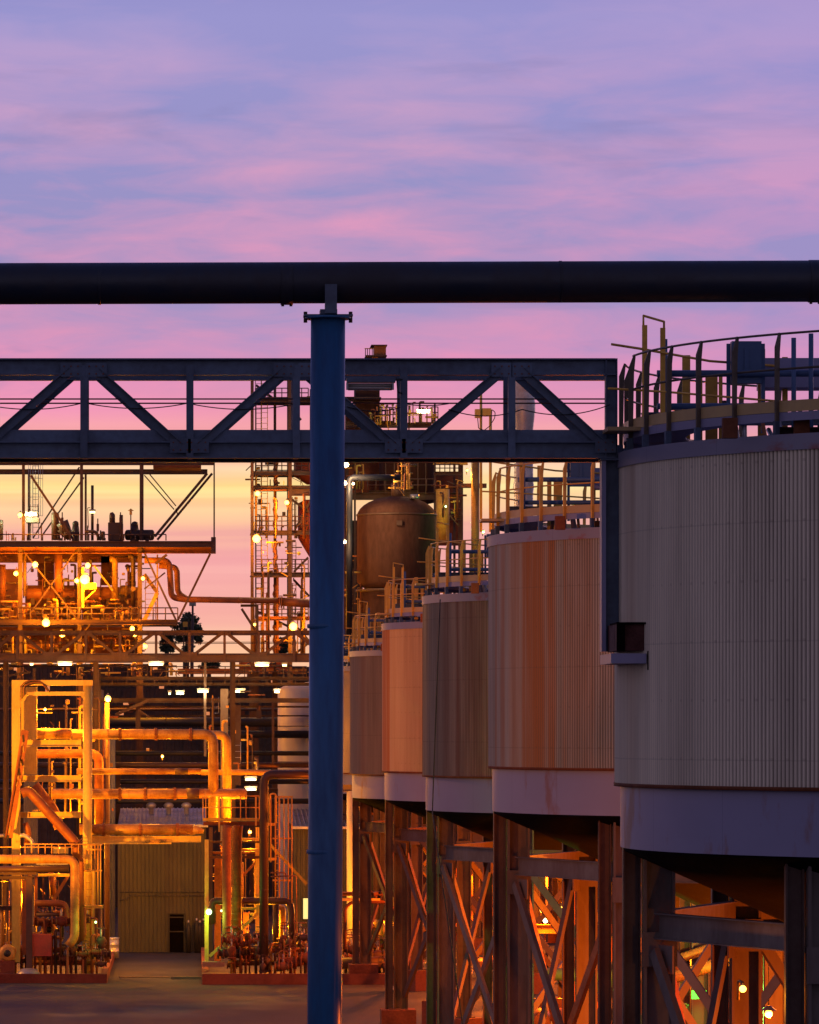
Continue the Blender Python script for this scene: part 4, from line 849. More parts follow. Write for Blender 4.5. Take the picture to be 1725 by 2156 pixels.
def manifold(u0, u1, yy, label, n, zmax=2.0):
    t = thing('pipe_manifold', (P((u0+u1)/2, 0, yy).x, yy, .1), label, 'pipe manifold', 'low pipe manifolds'); a, c = P(u0, 0, yy).x, P(u1, 0, yy).x
    for z in (.75, 1.3): link('header', B().tube([(a, yy, z), (c, yy, z)], .12, 12), 'rusty_pipe', t)
    for i in range(n):
        x = a+(c-a)*(i+.5)/n+rnd.uniform(-.06, .06); h = rnd.uniform(1.2, zmax); link('branch_pipe', B().tube(bend([Vector((x, yy-.3, .1)), Vector((x, yy-.3, h)), Vector((x+rnd.choice([-.3, .3]), yy+.2, h))], .15), rnd.uniform(.04, .09), 10), rnd.choice(['rust', 'rusty_pipe', 'pipe_dark', 'insul']), t)
        if i % 2: link('pipe_support', B().box(x-.05, x+.05, yy-.2, yy+.1, .1, .65), 'steel', t)
        if i % 3 == 0: link('flange', B().tube([(x, yy-.3, h*.6), (x, yy-.3, h*.6+.06)], .16, 12), 'rust', t)
manifold(480, 648, 197.5, 'tangle of low rusty pipes along the bund wall left of the blue column', 16)
manifold(60, 210, 197.8, 'tangle of low pipes at the foot of the left skid', 14, 3.0)
manifold(722, 835, 201, 'tangle of low pipes between the blue column and the tank legs', 12, 1.9)
manifold(-20, 70, 199.5, 'tangle of upright pipes at the far left edge of the skid', 9, 4.8)

# ------------------------------------------------------------------ between column and tank legs
ar = thing('arched_support', (P(760,0,197).x, 197, .1), 'low arched pipe bridge with rusty rubble on top, right of the blue column', 'pipe support')
bar(ar, 'deck_beam', 'rusty_pipe', k3, -60, 925, 340, 920, 24, 197, .8); bar(ar, 'deck_beam', 'pale_steel', k3, -60, 962, 300, 962, 18, 196.8, .5, 'O')
pipe(ar, 'arch_frame', 'rust', k3, [(62, 1300), (62, 1020), (110, 978), (330, 978), (435, 1060), (440, 1130)], 12, 196.6, 2)
for i in range(16):
    x = rnd.uniform(215, 340); bar(ar, 'rubble_piece', 'rusty_pipe', k3, x, 905+rnd.uniform(0, 30), x+rnd.uniform(15, 45), 905+rnd.uniform(5, 40), rnd.uniform(8, 22), 196.7+rnd.uniform(-.3, .3), .3, 'O')
gp = thing('round_post', (Q(k3, 104, 0, 205).x, 205, 0), 'pale green lit round post on a square concrete base', 'post')
link('post_shaft', B().tube([(Q(k3, 104, 0, 205).x, 205, .9), (Q(k3, 104, 225, 205).x, 205, Q(k3, 0, 225, 205).z)], 29*S(k3, 205), 20), 'white_tank', gp)
link('post_base', B().box(Q(k3, 55, 0, 205).x, Q(k3, 160, 0, 205).x, 204.3, 205.6, 0, Q(k3, 0, 1205, 205).z), 'concrete', gp)
link('post_beam', B().ibeam(Q(k3, -60, 205, 205), Q(k3, 280, 205, 205), .32, .3), 'grey_steel', gp)
G = 'pipes right of the blue column'
solo_pipe('process_pipe', 'horizontal orange pipe low between the tank legs', 'insul', k3, [(250, 1130), (700, 1130)], 24, 203, G, seams=1)
solo_pipe('process_pipe', 'fat orange elbow turning down left of the tank legs', 'insul', k3, [(260, 1125), (312, 1130), (308, 1320)], 27, 201.5, G, bd=1.2)
solo_pipe('process_pipe', 'smaller orange elbow turning down beside the fat one', 'insul', k3, [(690, 1160), (385, 1160), (385, 1290)], 18, 201, G, bd=1.6)
solo_pipe('process_pipe', 'dark pipe lying along the bund floor right of the blue column', 'pipe_dark', k3, [(20, 1395), (430, 1385)], 40, 198, G)
solo_pipe('process_pipe', 'upper dark red pipe running behind the tank legs', 'pipe_dark', k3, [(300, 1180), (900, 1160)], 14, 204, G)
for i in range(3):
    p = Q(k3, 205+i*35, 1400, 198); motor(k3, 180+i*80, 1400, 198.5+i*.4, 36, ['small pump motor nearest the blue column', 'small pump motor under the orange elbows', 'small pump motor beside the first tank leg'][i], False)
# folding barrier
fb = thing('folding_board', P(835, 2085, 189), 'white folding board leaning on a small black stand beside the first footing', 'sign stand')
bar(fb, 'board', 'white_tank', k3, 335, 1640, 395, 1555, 18, 188, .04, 'O'); pipe(fb, 'stand_frame', 'black', k3, [(350, 1590), (350, 1500), (400, 1490), (400, 1560)], 4, 189, 2)
# rope heap
hp = B()
for i in range(26):
    c = Q(k3, rnd.uniform(600, 900), 1500, 199); r_ = rnd.uniform(.25, .6); ph_ = rnd.uniform(0, 6); h = rnd.uniform(.15, .9)
    hp.tube([c+Vector((r_*math.cos(a+ph_)*1.3, r_*math.sin(a)*.8, h*(.5+.5*math.sin(a*1.7+ph_)))) for a in [k*.35 for k in range(16)]], .03, 5)
tag(link('hose_heap', hp, 'galv'), 'heap of pale tangled hoses on the ground behind the tank legs', 'hoses')
# under-tank background: sloping pipes, green valve station, lamp-lit frames
G = 'sloping pipes under the near tanks'
for i, (a, r_, yy, lb) in enumerate((([(150, 1235), (1500, 800)], 46, 128, 'highest sloping lagged pipe seen between the tank legs'), ([(150, 1330), (1500, 860)], 34, 126, 'middle sloping lagged pipe seen between the tank legs'), ([(-200, 1230), (700, 1260), (1500, 1000)], 44, 124, 'lowest sloping lagged pipe above the green valves'))):
    solo_pipe('sloping_lagged_pipe', lb, 'insul', k4, a, r_, yy, G, seams=.8, n=18)
gv = thing('valve_station', (Q(k4, 730, 1500, 120).x, 120, 0), 'bright green lit pump station between the nearest tank legs', 'pump')
pipe(gv, 'pump_barrel', 'green_paint', k4, [(738, 1390), (738, 1560)], 26, 120); pipe(gv, 'pump_branch', 'green_paint', k4, [(585, 1330), (585, 1420)], 30, 120.4); pipe(gv, 'pump_branch', 'green_paint', k4, [(652, 1340), (652, 1400), (730, 1400)], 16, 120)
rect(gv, 'guard_plate', 'green_paint', k4, 830, 1345, 935, 1405, 120, .1); rect(gv, 'notice_board', 'green_paint', k4, 692, 1522, 762, 1700, 119.6, .05); rect(gv, 'skid_base', 'green_paint', k4, 560, 1440, 800, 1460, 120.3, .6)
pipe(gv, 'drip_pipe', 'green_paint', k4, [(700, 1440), (780, 1455), (785, 1500)], 8, 119.7); pipe(gv, 'handwheel_ring', 'green_paint', k4, [(630, 1330), (652, 1310), (672, 1330), (652, 1352), (630, 1330)], 6, 119.8)
rect(gv, 'pump_stand', 'steel', k4, 570, 1460, 590, 2300, 120.4, .1); rect(gv, 'pump_stand', 'steel', k4, 770, 1460, 790, 2300, 120.4, .1); rect(gv, 'side_rail', 'green_paint', k4, 350, 1410, 420, 1416, 119.8, .03)
pr = thing('under_rack', (18, 150, 0), 'orange steel pipe rack and ladders standing beyond the tank legs', 'steel frame')
for i in range(9):
    x = 12.0+i*2.1; yy = 140+7*(i % 3); link('rack_post', B().ibeam(Vector((x, yy, 0)), Vector((x, yy, 8.2)), .25, .25, .02), 'orange_wall', pr)
    link('rack_brace', B().obox(Vector((x, yy, .8)), Vector((x+2.1, yy+.5, 7.5)), .22, .1), 'orange_wall', pr)
for z in (2.2, 4.6, 7.4): link('rack_beam', B().ibeam(Vector((10.5, 146, z)), Vector((31, 146, z)), .3, .25, .02), 'rusty_pipe', pr)
for i in range(10):
    x = 11+i*1.9; link('rack_riser', B().tube([(x, 150+rnd.uniform(-3, 3), .2), (x, 150+rnd.uniform(-3, 3), rnd.uniform(4, 8))], rnd.uniform(.08, .22), 12), rnd.choice(['insul', 'rusty_pipe', 'rust']), pr)
for i in range(4): 
    for q in range(2): link('rack_ladder', B().tube([(14+i*4.2+q*.4, 138, .2), (14+i*4.2+q*.4, 138, 7)], .03, 6), 'yellow', pr)
# ------------------------------------------------------------------ upper left refinery frame
Y = 240
uf = thing('refinery_frame', (P(200,0,Y).x, Y, 0), 'tall open brown steel frame with cantilevered deck at the left against the sky', 'steel frame')
for dz, off in ((0, 0), (5, 0)):
    y_ = Y+dz
    if dz == 0:
        for (x, w_, y0, y1) in ((130, 16, 190, 612), (452, 17, 195, 612), (785, 22, 195, 612), (112, 24, 650, 1250), (441, 23, 650, 1250), (775, 25, 650, 1250)): bar(uf, 'column', 'steel', c1, x, y0, x, y1, w_, y_, None, 'T')
    else:
        for (x, w_, y0, y1) in ((160, 12, 215, 612), (475, 12, 240, 612)): bar(uf, 'column', 'steel', c1, x, y0, x, y1, w_, y_, None, 'T')
for x in (112, 441, 775): link('column', B().ibeam(Vector((Q(c1, x, 0, Y).x, Y, 0)), Q(c1, x, 1250, Y), .34, .34, .03), 'steel', uf)
bar(uf, 'beam', 'steel', c1, -200, 182, 1190, 182, 24, Y, .3); bar(uf, 'beam', 'steel', c1, -200, 231, 1150, 231, 28, Y+5, .3)
bar(uf, 'beam', 'steel', c1, 815, 166, 1155, 168, 12, Y+2, .3, 'O'); rect(uf, 'roof_plate', 'rust', c1, 850, 200, 1115, 216, Y+3, 3)
bar(uf, 'deck_beam', 'steel', c1, -200, 632, 1170, 632, 34, Y-1.5, .35); bar(uf, 'deck_beam', 'rusty_pipe', c1, -200, 666, 1190, 666, 36, Y, .35)
link('deck_floor', B().box(Q(c1,-200,0,Y).x, Q(c1,1170,0,Y).x, Y-1.5, Y+8, Q(c1,0,640,Y).z, Q(c1,0,634,Y).z), 'steel', uf)
rect(uf, 'beam_end', 'steel', c1, 1170, 595, 1196, 683, Y-1, 1.2); bar(uf, 'hanger_rod', 'steel', c1, 1187, 180, 1187, 600, 8, Y, .12, 'O')
bar(uf, 'deck_beam', 'steel', c1, -200, 1065, 985, 1065, 30, Y-1, .35)
link('deck_floor', B().box(Q(c1,-200,0,Y).x, Q(c1,975,0,Y).x, Y-1, Y+8, Q(c1,0,1072,Y).z, Q(c1,0,1064,Y).z), 'steel', uf)
for (a, b_, c_, d, w_, yy) in ((170, 250, 408, 610, 13, Y), (440, 205, 182, 600, 8, Y+5), (465, 262, 228, 592, 8, Y+5), (800, 250, 965, 440, 6, Y+5), (830, 245, 975, 420, 6, Y), (1148, 240, 858, 590, 15, Y), (1176, 240, 872, 608, 13, Y+.6), (975, 435, 985, 470, 6, Y), (1165, 685, 985, 1055, 12, Y), (792, 660, 975, 1052, 11, Y), (122, 660, 430, 1050, 9, Y), (428, 660, 180, 1000, 8, Y), (860, 740, 925, 690, 14, Y), (800, 880, 915, 790, 8, Y+1)):
    bar(uf, 'brace', 'steel', c1, a, b_, c_, d, w_, yy, .12, 'O')
rails(uf, c1, -20, 920, 578, 612, Y-1.4, 12, 'steel', 0, .03); rails(uf, c1, 100, 985, 985, 1050, Y-1, 14, 'steel', 1, .03)
ladder(uf, c1, 182, 214, 160, 600, Y+3, 'galv', True); rect(uf, 'landing', 'steel', c1, 145, 487, 220, 514, Y+2, 1.4)
for x in (170, 230): bar(uf, 'landing_leg', 'steel', c1, x, 514, x, 612, 6, Y+2, .1, 'O')
ladder(uf, c1, 166, 210, 412, 486, Y+2, 'steel')
stairs(uf, c1, 800, 1055, 872, 900, Y+2); stairs(uf, c1, 872, 900, 800, 800, Y+3)
ladder(uf, c1, 806, 862, 800, 1060, Y+4, 'yellow')
link('stair_post', B().tube([Q(c1, 872, 690, Y+2), Q(c1, 872, 1060, Y+2)], .05, 6), 'yellow', uf)
# deck equipment (silhouettes)
def rectT(name, label, cat, mat, cf, x0, y0, x1, y1, Y, d=1, group=None): return tag(rect(None, name, mat, cf, x0, y0, x1, y1, Y, d), label, cat, group)
def vessel(cf, x0, x1, y0, y1, Y, name, label, mat, cat='vessel', dome=.5, axis='z', group=None, extra=None):
    a = Q(cf, x0, y1, Y); c = Q(cf, x1, y0, Y); t = thing(name, ((a.x+c.x)/2, Y, a.z), label, cat, group)
    if axis == 'z':
        r = (c.x-a.x)/2; h = c.z-a.z; dm = r*dome; pr = [(.01, 0), (r*.7, .02), (r, dm*.5), (r, h-dm)]+[(r*math.cos(q), h-dm+dm*math.sin(q)) for q in [PI/2*k/8 for k in range(1, 9)]]
        pr[-1] = (.01, h)
        link('vessel_shell', B().lathe((a.x+r, Y, a.z), pr, 40), mat, t)
    else:
        r = (c.z-a.z)/2; h = c.x-a.x; dm = r*dome; pr = [(max(.01, r*math.sin(q)), dm-dm*math.cos(q)) for q in [PI/2*k/6 for k in range(7)]]+[(max(.01, r*math.cos(q)), h-dm+dm*math.sin(q)) for q in [PI/2*k/6 for k in range(7)]]
        link('vessel_shell', B().lathe((a.x, Y, a.z+r), pr, 28, axis='x'), mat, t)
        for f in (.25, .75): link('saddle', B().box(a.x+h*f-.1, a.x+h*f+.1, Y-r*.8, Y+r*.8, a.z-.25, a.z+.2), 'steel', t)
    return t
vessel(c1, 285, 328, 455, 611, Y+1, 'deck_vessel', 'dark upright flat topped vessel on the upper deck', 'pipe_dark', dome=.25)
b = B(); b.tube([Q(c1, 326, 545, Y+1), Q(c1, 345, 530, Y+1), Q(c1, 392, 600, Y+1)], [.3, .45, .2], 12); tag(link('hopper_chute', b, 'pipe_dark'), 'sloping dark chute beside the flat topped vessel on the deck', 'chute')
for (x, y, r, lb) in ((419, 520, 18, 'round headed exchanger on the deck left of the tall stack'), (747, 525, 20, 'round headed exchanger on the deck at the right of the dark box')):
    p = Q(c1, x, y, Y+.5); rm = r*S(c1, Y); t = thing('exchanger', (p.x, Y+.5, Q(c1,0,612,Y).z), lb, 'heat exchanger', 'round headed exchangers on the deck')
    link('exchanger_head', B().ball(p, rm, 8), 'pipe_dark', t); link('exchanger_body', B().lathe((p.x, Y+.5, Q(c1,0,612,Y).z), [(rm*1.2, 0), (rm*1.2, .5), (rm*.8, 1.0), (rm*.8, p.z-Q(c1,0,612,Y).z)], 16), 'pipe_dark', t)
stk = thing('thin_stack', Q(c1, 512, 612, Y+1), 'thin dark vent stack rising from the upper deck', 'stack')
link('stack_pipe', B().tube([Q(c1, 512, 612, Y+1), Q(c1, 512, 306, Y+1)], 8*S(c1, Y), 14), 'pipe_dark', stk); pipe(stk, 'stay_rail', 'steel', c1, [(490, 540), (486, 430), (500, 430)], 2, Y+1)
bx = thing('machine_box', Q(c1, 640, 611, Y), 'dark box housing with rounded hood on the upper deck', 'machine')
rect(bx, 'housing', 'pipe_dark', c1, 600, 515, 682, 611, Y, 1.6); link('hood', B().tube([Q(c1, 622, 520, Y), Q(c1, 622, 470, Y), Q(c1, 618, 456, Y)], [.16, .16, .08], 14), 'pipe_dark', bx); link('hood', B().tube([Q(c1, 672, 520, Y), Q(c1, 672, 470, Y)], .1, 10), 'pipe_dark', bx)
vessel(c1, 690, 858, 552, 611, Y+.5, 'deck_vessel', 'low dark horizontal vessel near the right of the upper deck', 'pipe_dark', axis='x')
vessel(c1, -40, 18, 495, 612, Y+1, 'deck_vessel', 'dark upright vessel cut by the left edge on the upper deck', 'pipe_dark', dome=.3)
vessel(c1, 560, 582, 560, 611, Y, 'deck_vessel', 'small dark upright pot on the deck right of the thin stack', 'pipe_dark')
pipe(uf, 'deck_pipe', 'pipe_dark', c1, [(470, 562), (530, 562), (545, 590), (545, 611)], 9, Y); pipe(uf, 'deck_pipe', 'pipe_dark', c1, [(360, 600), (360, 570), (440, 570)], 7, Y)
for i in range(34):
    x = rnd.uniform(-20, 880); h = rnd.uniform(8, 60) if i % 4 else rnd.uniform(30, 110)
    bar(uf, 'deck_fitting', rnd.choice(['pipe_dark', 'steel', 'rust']), c1, x, 612-h, x+rnd.uniform(-3, 3), 612, rnd.uniform(3, 13), Y+rnd.uniform(-1, 4), .12, 'O')
for i, (x, y0) in enumerate(((725, 435), (542, 490), (668, 455), (345, 455))):
    t = thing('deck_pole', Q(c1, x, 612, Y-1), ['thin pole with small lantern on the deck beside the round exchanger', 'thin pole with box on the deck beside the stack', 'short vent pole on the dark box', 'pointed vent pole behind the chute'][i], 'pole')
    link('pole_shaft', B().tube([Q(c1, x, 612, Y-1), Q(c1, x, y0, Y-1)], .035, 6), 'steel', t); rect(t, 'pole_head', 'yellow' if i == 0 else 'steel', c1, x-7, y0+(14 if i == 0 else 30), x+7, y0+(34 if i == 0 else 70), Y-1, .2)
    if i == 0: link('lantern_top', B().tube([Q(c1, x, y0+12, Y-1), Q(c1, x, y0+2, Y-1)], [.18, .03], 10), 'yellow', t)
solo_pipe('goose_pipe', 'big brown gooseneck pipe dropping from the deck and running right to the tower', 'rusty_pipe', c1, [(800, 722), (938, 722), (950, 925), (1010, 938), (1560, 946)], 17, Y+1, bd=2.4, n=18, seams=1.5)
solo_pipe('goose_pipe', 'second gooseneck pipe nested behind the first', 'rusty_pipe', c1, [(880, 752), (980, 760), (985, 905), (1040, 938)], 16, Y+2, bd=2, n=16)
solo_pipe('goose_pipe', 'thick flanged pipe continuing the gooseneck into the tower', 'rusty_pipe', c1, [(1555, 950), (1730, 962)], 24, Y+1, flanges=(0,))
# equipment between the decks
G = 'horizontal vessels between the decks'
for i, (x0, x1, y0, y1, lb) in enumerate(((138, 312, 872, 945, 'left horizontal brown vessel between the decks'), (335, 425, 880, 940, 'middle horizontal brown vessel between the decks'), (480, 640, 868, 950, 'right horizontal brown vessel between the decks'), (660, 730, 860, 925, 'short bright domed vessel between the decks'), (140, 330, 1165, 1225, 'low orange horizontal vessel behind the far bridge'))):
    vessel(c1, x0, x1, y0, y1, Y+3+.3*i, 'process_vessel', lb, 'rusty_pipe' if i != 3 else 'insul', axis='x', group=G)
G = 'upright process pipes between the decks'
for i, (x, y0, y1, r, m, lb) in enumerate(((637, 715, 940, 17, 'insul', 'tall pale elbow topped pipe between the decks'), (325, 690, 900, 24, 'rusty_pipe', 'fat brown column pipe between the decks'), (738, 700, 980, 13, 'pipe_dark', 'curved dark pipe near the right deck column'), (14, 745, 940, 18, 'rusty_pipe', 'rounded brown pipe at the left edge between the decks'), (136, 690, 920, 10, 'insul', 'yellow lit thin column beside the left deck post'))):
    pts = [(x-28, y0), (x, y0), (x, y1)] if i in (0, 2) else [(x, y0), (x, y1)]
    solo_pipe('upright_pipe', lb, m, c1, pts, r, Y+1.5, G, bd=1.5, seams=1)
solo_pipe('ring_pipe', 'open ended round pipe stub facing the camera near the right deck post', 'pipe_dark', c1, [(738, 880, Y), (738, 880, Y+1.5)], 14, Y)
rectT('lit_panel', 'bright yellow lit square panel under the brightest lamp', 'panel', 'yellow', c1, 468, 848, 534, 882, Y-.5, .5)
bar(uf, 'panel_strut', 'yellow', c1, 470, 940, 530, 885, 7, Y-.5, .1, 'O'); bar(uf, 'brace', 'yellow', c1, 520, 750, 625, 890, 10, Y+1, .1, 'O')
rect(uf, 'lit_post', 'yellow', c1, 453, 760, 466, 985, Y-.6, .2)
def clutter(x0, x1, y0, y1, Yb, n, label, cf=c1, name='process_unit', dd=4):
    """a packed skid: risers, headers, small drums, valves and plates welded into one unit"""
    t = thing(name, Q(cf, (x0+x1)/2, y1, Yb), label, 'process unit', 'packed pipework units')
    k = S(cf, Yb)
    for i in range(n):
        x = rnd.uniform(x0, x1); yy = Yb+rnd.uniform(-.6, dd); m = rnd.choice(['insul', 'rusty_pipe', 'steel', 'yellow', 'pipe_dark', 'pale_steel', 'rust'])
        j = rnd.random(); y = rnd.uniform(y0, y1); w_ = rnd.uniform(14, 60)
        if j < .34: pipe(t, 'riser', m, cf, [(x, y1), (x, y), (x+rnd.choice([-1, 1])*w_*.5, y)], rnd.uniform(2.5, 8), yy, 1.5, 8)
        elif j < .52: pipe(t, 'header', m, cf, [(x-w_, y), (x+w_, y)], rnd.uniform(2.5, 7), yy, 1.5, 8)
        elif j < .64:
            p = Q(cf, x, y, yy); r = rnd.uniform(5, 13)*k; link('small_drum', B().lathe(p, [(.01, -r), (r*.8, -r*.8), (r, -.3*r), (r, r), (r*.7, r*1.3), (.01, r*1.4)], 14), m, t)
        elif j < .8: rect(t, 'plate', m, cf, x, y, x+rnd.uniform(3, 20), y+rnd.uniform(4, 30), yy, rnd.uniform(.1, .5))
        else: bar(t, 'strut', m, cf, x, y, x+rnd.choice([0, 0, w_, -w_]), y+rnd.uniform(15, 70), rnd.uniform(2.5, 6), yy, .1, 'O')
    return t
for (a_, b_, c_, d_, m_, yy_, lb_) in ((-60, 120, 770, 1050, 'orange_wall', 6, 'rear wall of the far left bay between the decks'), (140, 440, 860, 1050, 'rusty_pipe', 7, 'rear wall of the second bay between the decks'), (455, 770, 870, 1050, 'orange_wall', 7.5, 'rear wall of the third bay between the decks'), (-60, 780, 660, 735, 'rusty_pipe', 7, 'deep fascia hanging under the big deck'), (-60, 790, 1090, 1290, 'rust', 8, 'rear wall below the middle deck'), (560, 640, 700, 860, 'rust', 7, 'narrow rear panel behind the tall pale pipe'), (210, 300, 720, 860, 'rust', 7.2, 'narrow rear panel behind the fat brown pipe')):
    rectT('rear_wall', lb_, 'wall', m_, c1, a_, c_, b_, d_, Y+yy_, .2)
clutter(-20, 110, 940, 1060, Y+1, 34, 'dense pipework unit at the far left edge of the middle deck')
clutter(120, 430, 940, 1060, Y+.5, 60, 'dense lit pipework unit left of the central deck post')
clutter(450, 770, 930, 1060, Y+.5, 64, 'dense lit pipework unit right of the central deck post')
clutter(-20, 430, 700, 930, Y+3, 50, 'upper tangle of pipes hanging below the big deck on the left', dd=3)
clutter(450, 780, 700, 930, Y+3, 44, 'upper tangle of pipes hanging below the big deck on the right', dd=3)
clutter(-20, 430, 1100, 1240, Y+2, 70, 'lit pipework unit behind the far bridge at the left')
clutter(450, 790, 1100, 1240, Y+2, 64, 'lit pipework unit behind the far bridge near its middle')
clutter(-20, 560, 1290, 1360, Y-6, 46, 'strip of lit pipework just below the far bridge on the left')
clutter(560, 980, 1290, 1360, Y-6, 30, 'strip of lit pipework just below the far bridge in the middle')
clutter(1330, 1700, 1290, 1350, Y-6, 22, 'strip of lit pipework below the far bridge near the blue column')
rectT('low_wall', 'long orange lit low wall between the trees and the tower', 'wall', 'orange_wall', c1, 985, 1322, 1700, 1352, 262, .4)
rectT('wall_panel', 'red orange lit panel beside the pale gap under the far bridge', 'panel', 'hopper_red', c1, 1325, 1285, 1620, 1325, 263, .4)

# ------------------------------------------------------------------ central tower
Y = 255
Y = 255
tw = thing('stair_tower', (P(580,0,Y).x, Y, 0), 'tall open brown stair tower with ladders just left of the blue column', 'tower')
for (x, w_, yy, top) in ((63, 30, Y-2, -730), (432, 36, Y-2, -730), (285, 26, Y+3, -700), (100, 10, Y+3, -600), (640, 30, Y+2, -600)):
    p = Q(zF, x, top, yy); bar(tw, 'column', 'steel', zF, x, top, x, 2150, w_, yy, .3, 'T')
    link('column_base', B().ibeam(Vector((Q(zF, x, 0, yy).x, yy, 0)), Q(zF, x, 2150, yy), .3, .3), 'steel', tw)
for (y, h, x0, x1, m) in ((222, 34, 50, 640, 'steel'), (362, 28, 60, 640, 'steel'), (395, 90, 440, 640, 'steel'), (798, 42, 50, 640, 'steel'), (1210, 50, 50, 640, 'steel'), (1635, 40, 120, 640, 'rusty_pipe'), (-30, 30, 50, 640, 'steel'), (-490, 26, 50, 660, 'steel'), (1995, 40, 120, 640, 'steel'), (385, 12, 100, 400, 'rusty_pipe')):
    bar(tw, 'floor_beam', m, zF, x0, y, x1, y, h, Y-2, .3); 
    if h > 25: link('floor_plate', B().box(Q(zF, x0, 0, Y).x, Q(zF, x1, 0, Y).x, Y-2, Y+4, Q(zF, 0, y, Y).z, Q(zF, 0, y-6, Y).z), 'steel', tw)
for y in (100, 640, 1060, 1500, -150, -610): rails(tw, zF, 95, 610, y, y+135, Y-1.8, 9, 'steel', 2, .028)
for (y0, y1) in ((90, 210), (245, 350), (400, 780), (840, 1180), (1240, 1600), (1680, 1760), (1820, 1980), (-480, -60), (-700, -500)):
    ladder(tw, zF, 155, 212, y0, y1, Y-1, 'yellow'); ladder(tw, zF, 95, 150, y0, y1, Y+2.5, 'steel')
    if y1-y0 > 150: ladder(tw, zF, 455, 490, y0+50, y1, Y+2, 'rusty_pipe')
for (x, y0, y1) in ((285, 470, 780), (285, 880, 1180), (285, 1300, 1600), (285, 1700, 1980), (290, 100, 350)):
    b = B(); xx = Q(zF, x, 0, Y).x; n_ = 12; pts = [Q(zF, x+4+6*math.sin(k*1.3+y0), y0+(y1-y0)*k/n_, Y-1.2) for k in range(n_+1)]; b.tube(pts, [(.09+.02*math.sin(k*2.1))*1.3 for k in range(n_+1)], 8)
    link('chute_pipe', b, 'rusty_pipe', tw)
for (a, b_, c_, d) in ((440, 470, 620, 600), (640, 470, 480, 770), (610, 1040, 470, 1180), (470, 1260, 620, 1420), (620, 1870, 470, 1990), (500, 1720, 640, 1880), (120, 1570, 430, 1720), (380, -470, 540, -300), (100, -640, 280, -500)):
    bar(tw, 'brace', 'steel', zF, a, b_, c_, d, 22, Y+.5, .15, 'O')
bar(tw, 'knee_brace', 'steel', zF, -40, 1540, 90, 1745, 24, Y-4, .15, 'O'); bar(tw, 'bracket_beam', 'steel', zF, -50, 1510, 120, 1510, 24, Y-4, .2); bar(tw, 'bracket_post', 'steel', zF, 112, 1500, 112, 2150, 26, Y-4, .2, 'T')
hp = thing('red_hopper', (P(655,0,Y+1).x, Y+1, P(0,1190,Y).z), 'red orange conical hopper inside the tower, partly behind the blue column', 'hopper')
for (cy_, xr, y0, y1, y2, nm) in ((0, 600, 60, 250, 330, 'upper_cone'), (0, 640, 480, 850, 1060, 'hopper_body')):
    ct = Q(zF, xr, y0, Y+1.5); r = 150*S(zF, Y); z1 = Q(zF, 0, y1, Y+1.5).z; z2 = Q(zF, 0, y2, Y+1.5).z
    link(nm, B().lathe((ct.x+.1, Y+1.5, 0), [(r*.55, ct.z), (r, ct.z-.2), (r, z1), (r*.15, z2), (.01, z2)], 32), 'hopper_red', hp)
# equipment tower behind the vessel
et = thing('equipment_tower', (P(850,0,268).x, 268, 0), 'brown multi level steel tower behind the round vessel, right of the blue column', 'tower')
Y = 266
for (x, w_, y0, yy) in ((1425, 30, 715, Y), (1385, 14, 715, Y+2), (1260, 12, 710, Y-1), (330, 26, 170, Y), (700, 20, 400, Y+2), (1095, 8, 370, Y), (1260, 10, 350, Y), (750, 12, 880, Y-3)):
    bar(et, 'column', 'steel', c4, x, y0, x, 1830, w_, yy, .3, 'T')
for (y, h, x0, x1) in ((326, 30, 400, 905), (492, 32, 690, 1240), (800, 24, 1255, 1430), (728, 34, 1250, 1470), (945, 46, 690, 1420), (1083, 30, 1270, 1430), (915, 14, 840, 1150), (470, 10, 690, 1000)):
    bar(et, 'floor_beam', 'steel' if y != 728 else 'yellow', c4, x0, y, x1, y, h, Y-1, .4)
rails(et, c4, 830, 1260, 835, 912, Y-4, 9, 'steel', 1, .03); rails(et, c4, 1260, 1420, 740, 790, Y-1.5, 6, 'steel', 1, .03); rails(et, c4, 900, 1040, 378, 470, Y-2, 7, 'steel', 1, .03); rails(et, c4, 1240, 1280, 375, 480, Y-2, 3, 'steel', 2, .03)
rect(et, 'brown_shaft', 'vessel_brown', c4, 750, 255, 902, 600, Y+1, 3); rect(et, 'brown_shaft', 'rust', c4, 690, 380, 860, 560, Y+2, 2); rect(et, 'shaft_cap', 'steel', c4, 740, 325, 910, 340, Y, 3.4)
rect(et, 'shaft_neck', 'hopper_red', c4, 832, 165, 905, 200, Y+1, 1.2)
cb_ = thing('crow_cabin', Q(c4, 885, 62, Y), 'small orange lit cabin with rails at the very top of the tower', 'cabin')
rect(cb_, 'cabin_wall', 'orange_wall', c4, 870, -8, 945, 55, Y, 1.6); rect(cb_, 'cabin_roof', 'steel', c4, 850, -14, 952, -8, Y, 2); rect(cb_, 'cabin_floor', 'steel', c4, 815, 52, 950, 60, Y, 2)
for x in (815, 828, 842, 858): rect(cb_, 'cabin_rail', 'steel', c4, x, 4-(x-815)*.2, x+5, 60, Y-.8, .08)
rect(cb_, 'cabin_rail', 'yellow', c4, 812, 0, 870, 5, Y-.8, .08); rect(cb_, 'cabin_post', 'orange_wall', c4, 858, 60, 895, 175, Y, .6)
dk = vessel(c4, 905, 1255, 640, 1000, Y+2, 'dark_column', 'dark brown round column directly above the vessel', 'vessel_brown', dome=.15)
for x in (945, 1000, 1050, 1100, 1150, 1200): rect(dk, 'shell_rib', 'pipe_dark', c4, x, 700, x+4, 930, Y-2.9+abs(x-1080)*.004, .05)
vs = vessel(c4, 762, 1270, 945, 1560, 250, 'round_vessel', 'big brown domed vessel right of the blue column', 'vessel_brown', dome=.52)
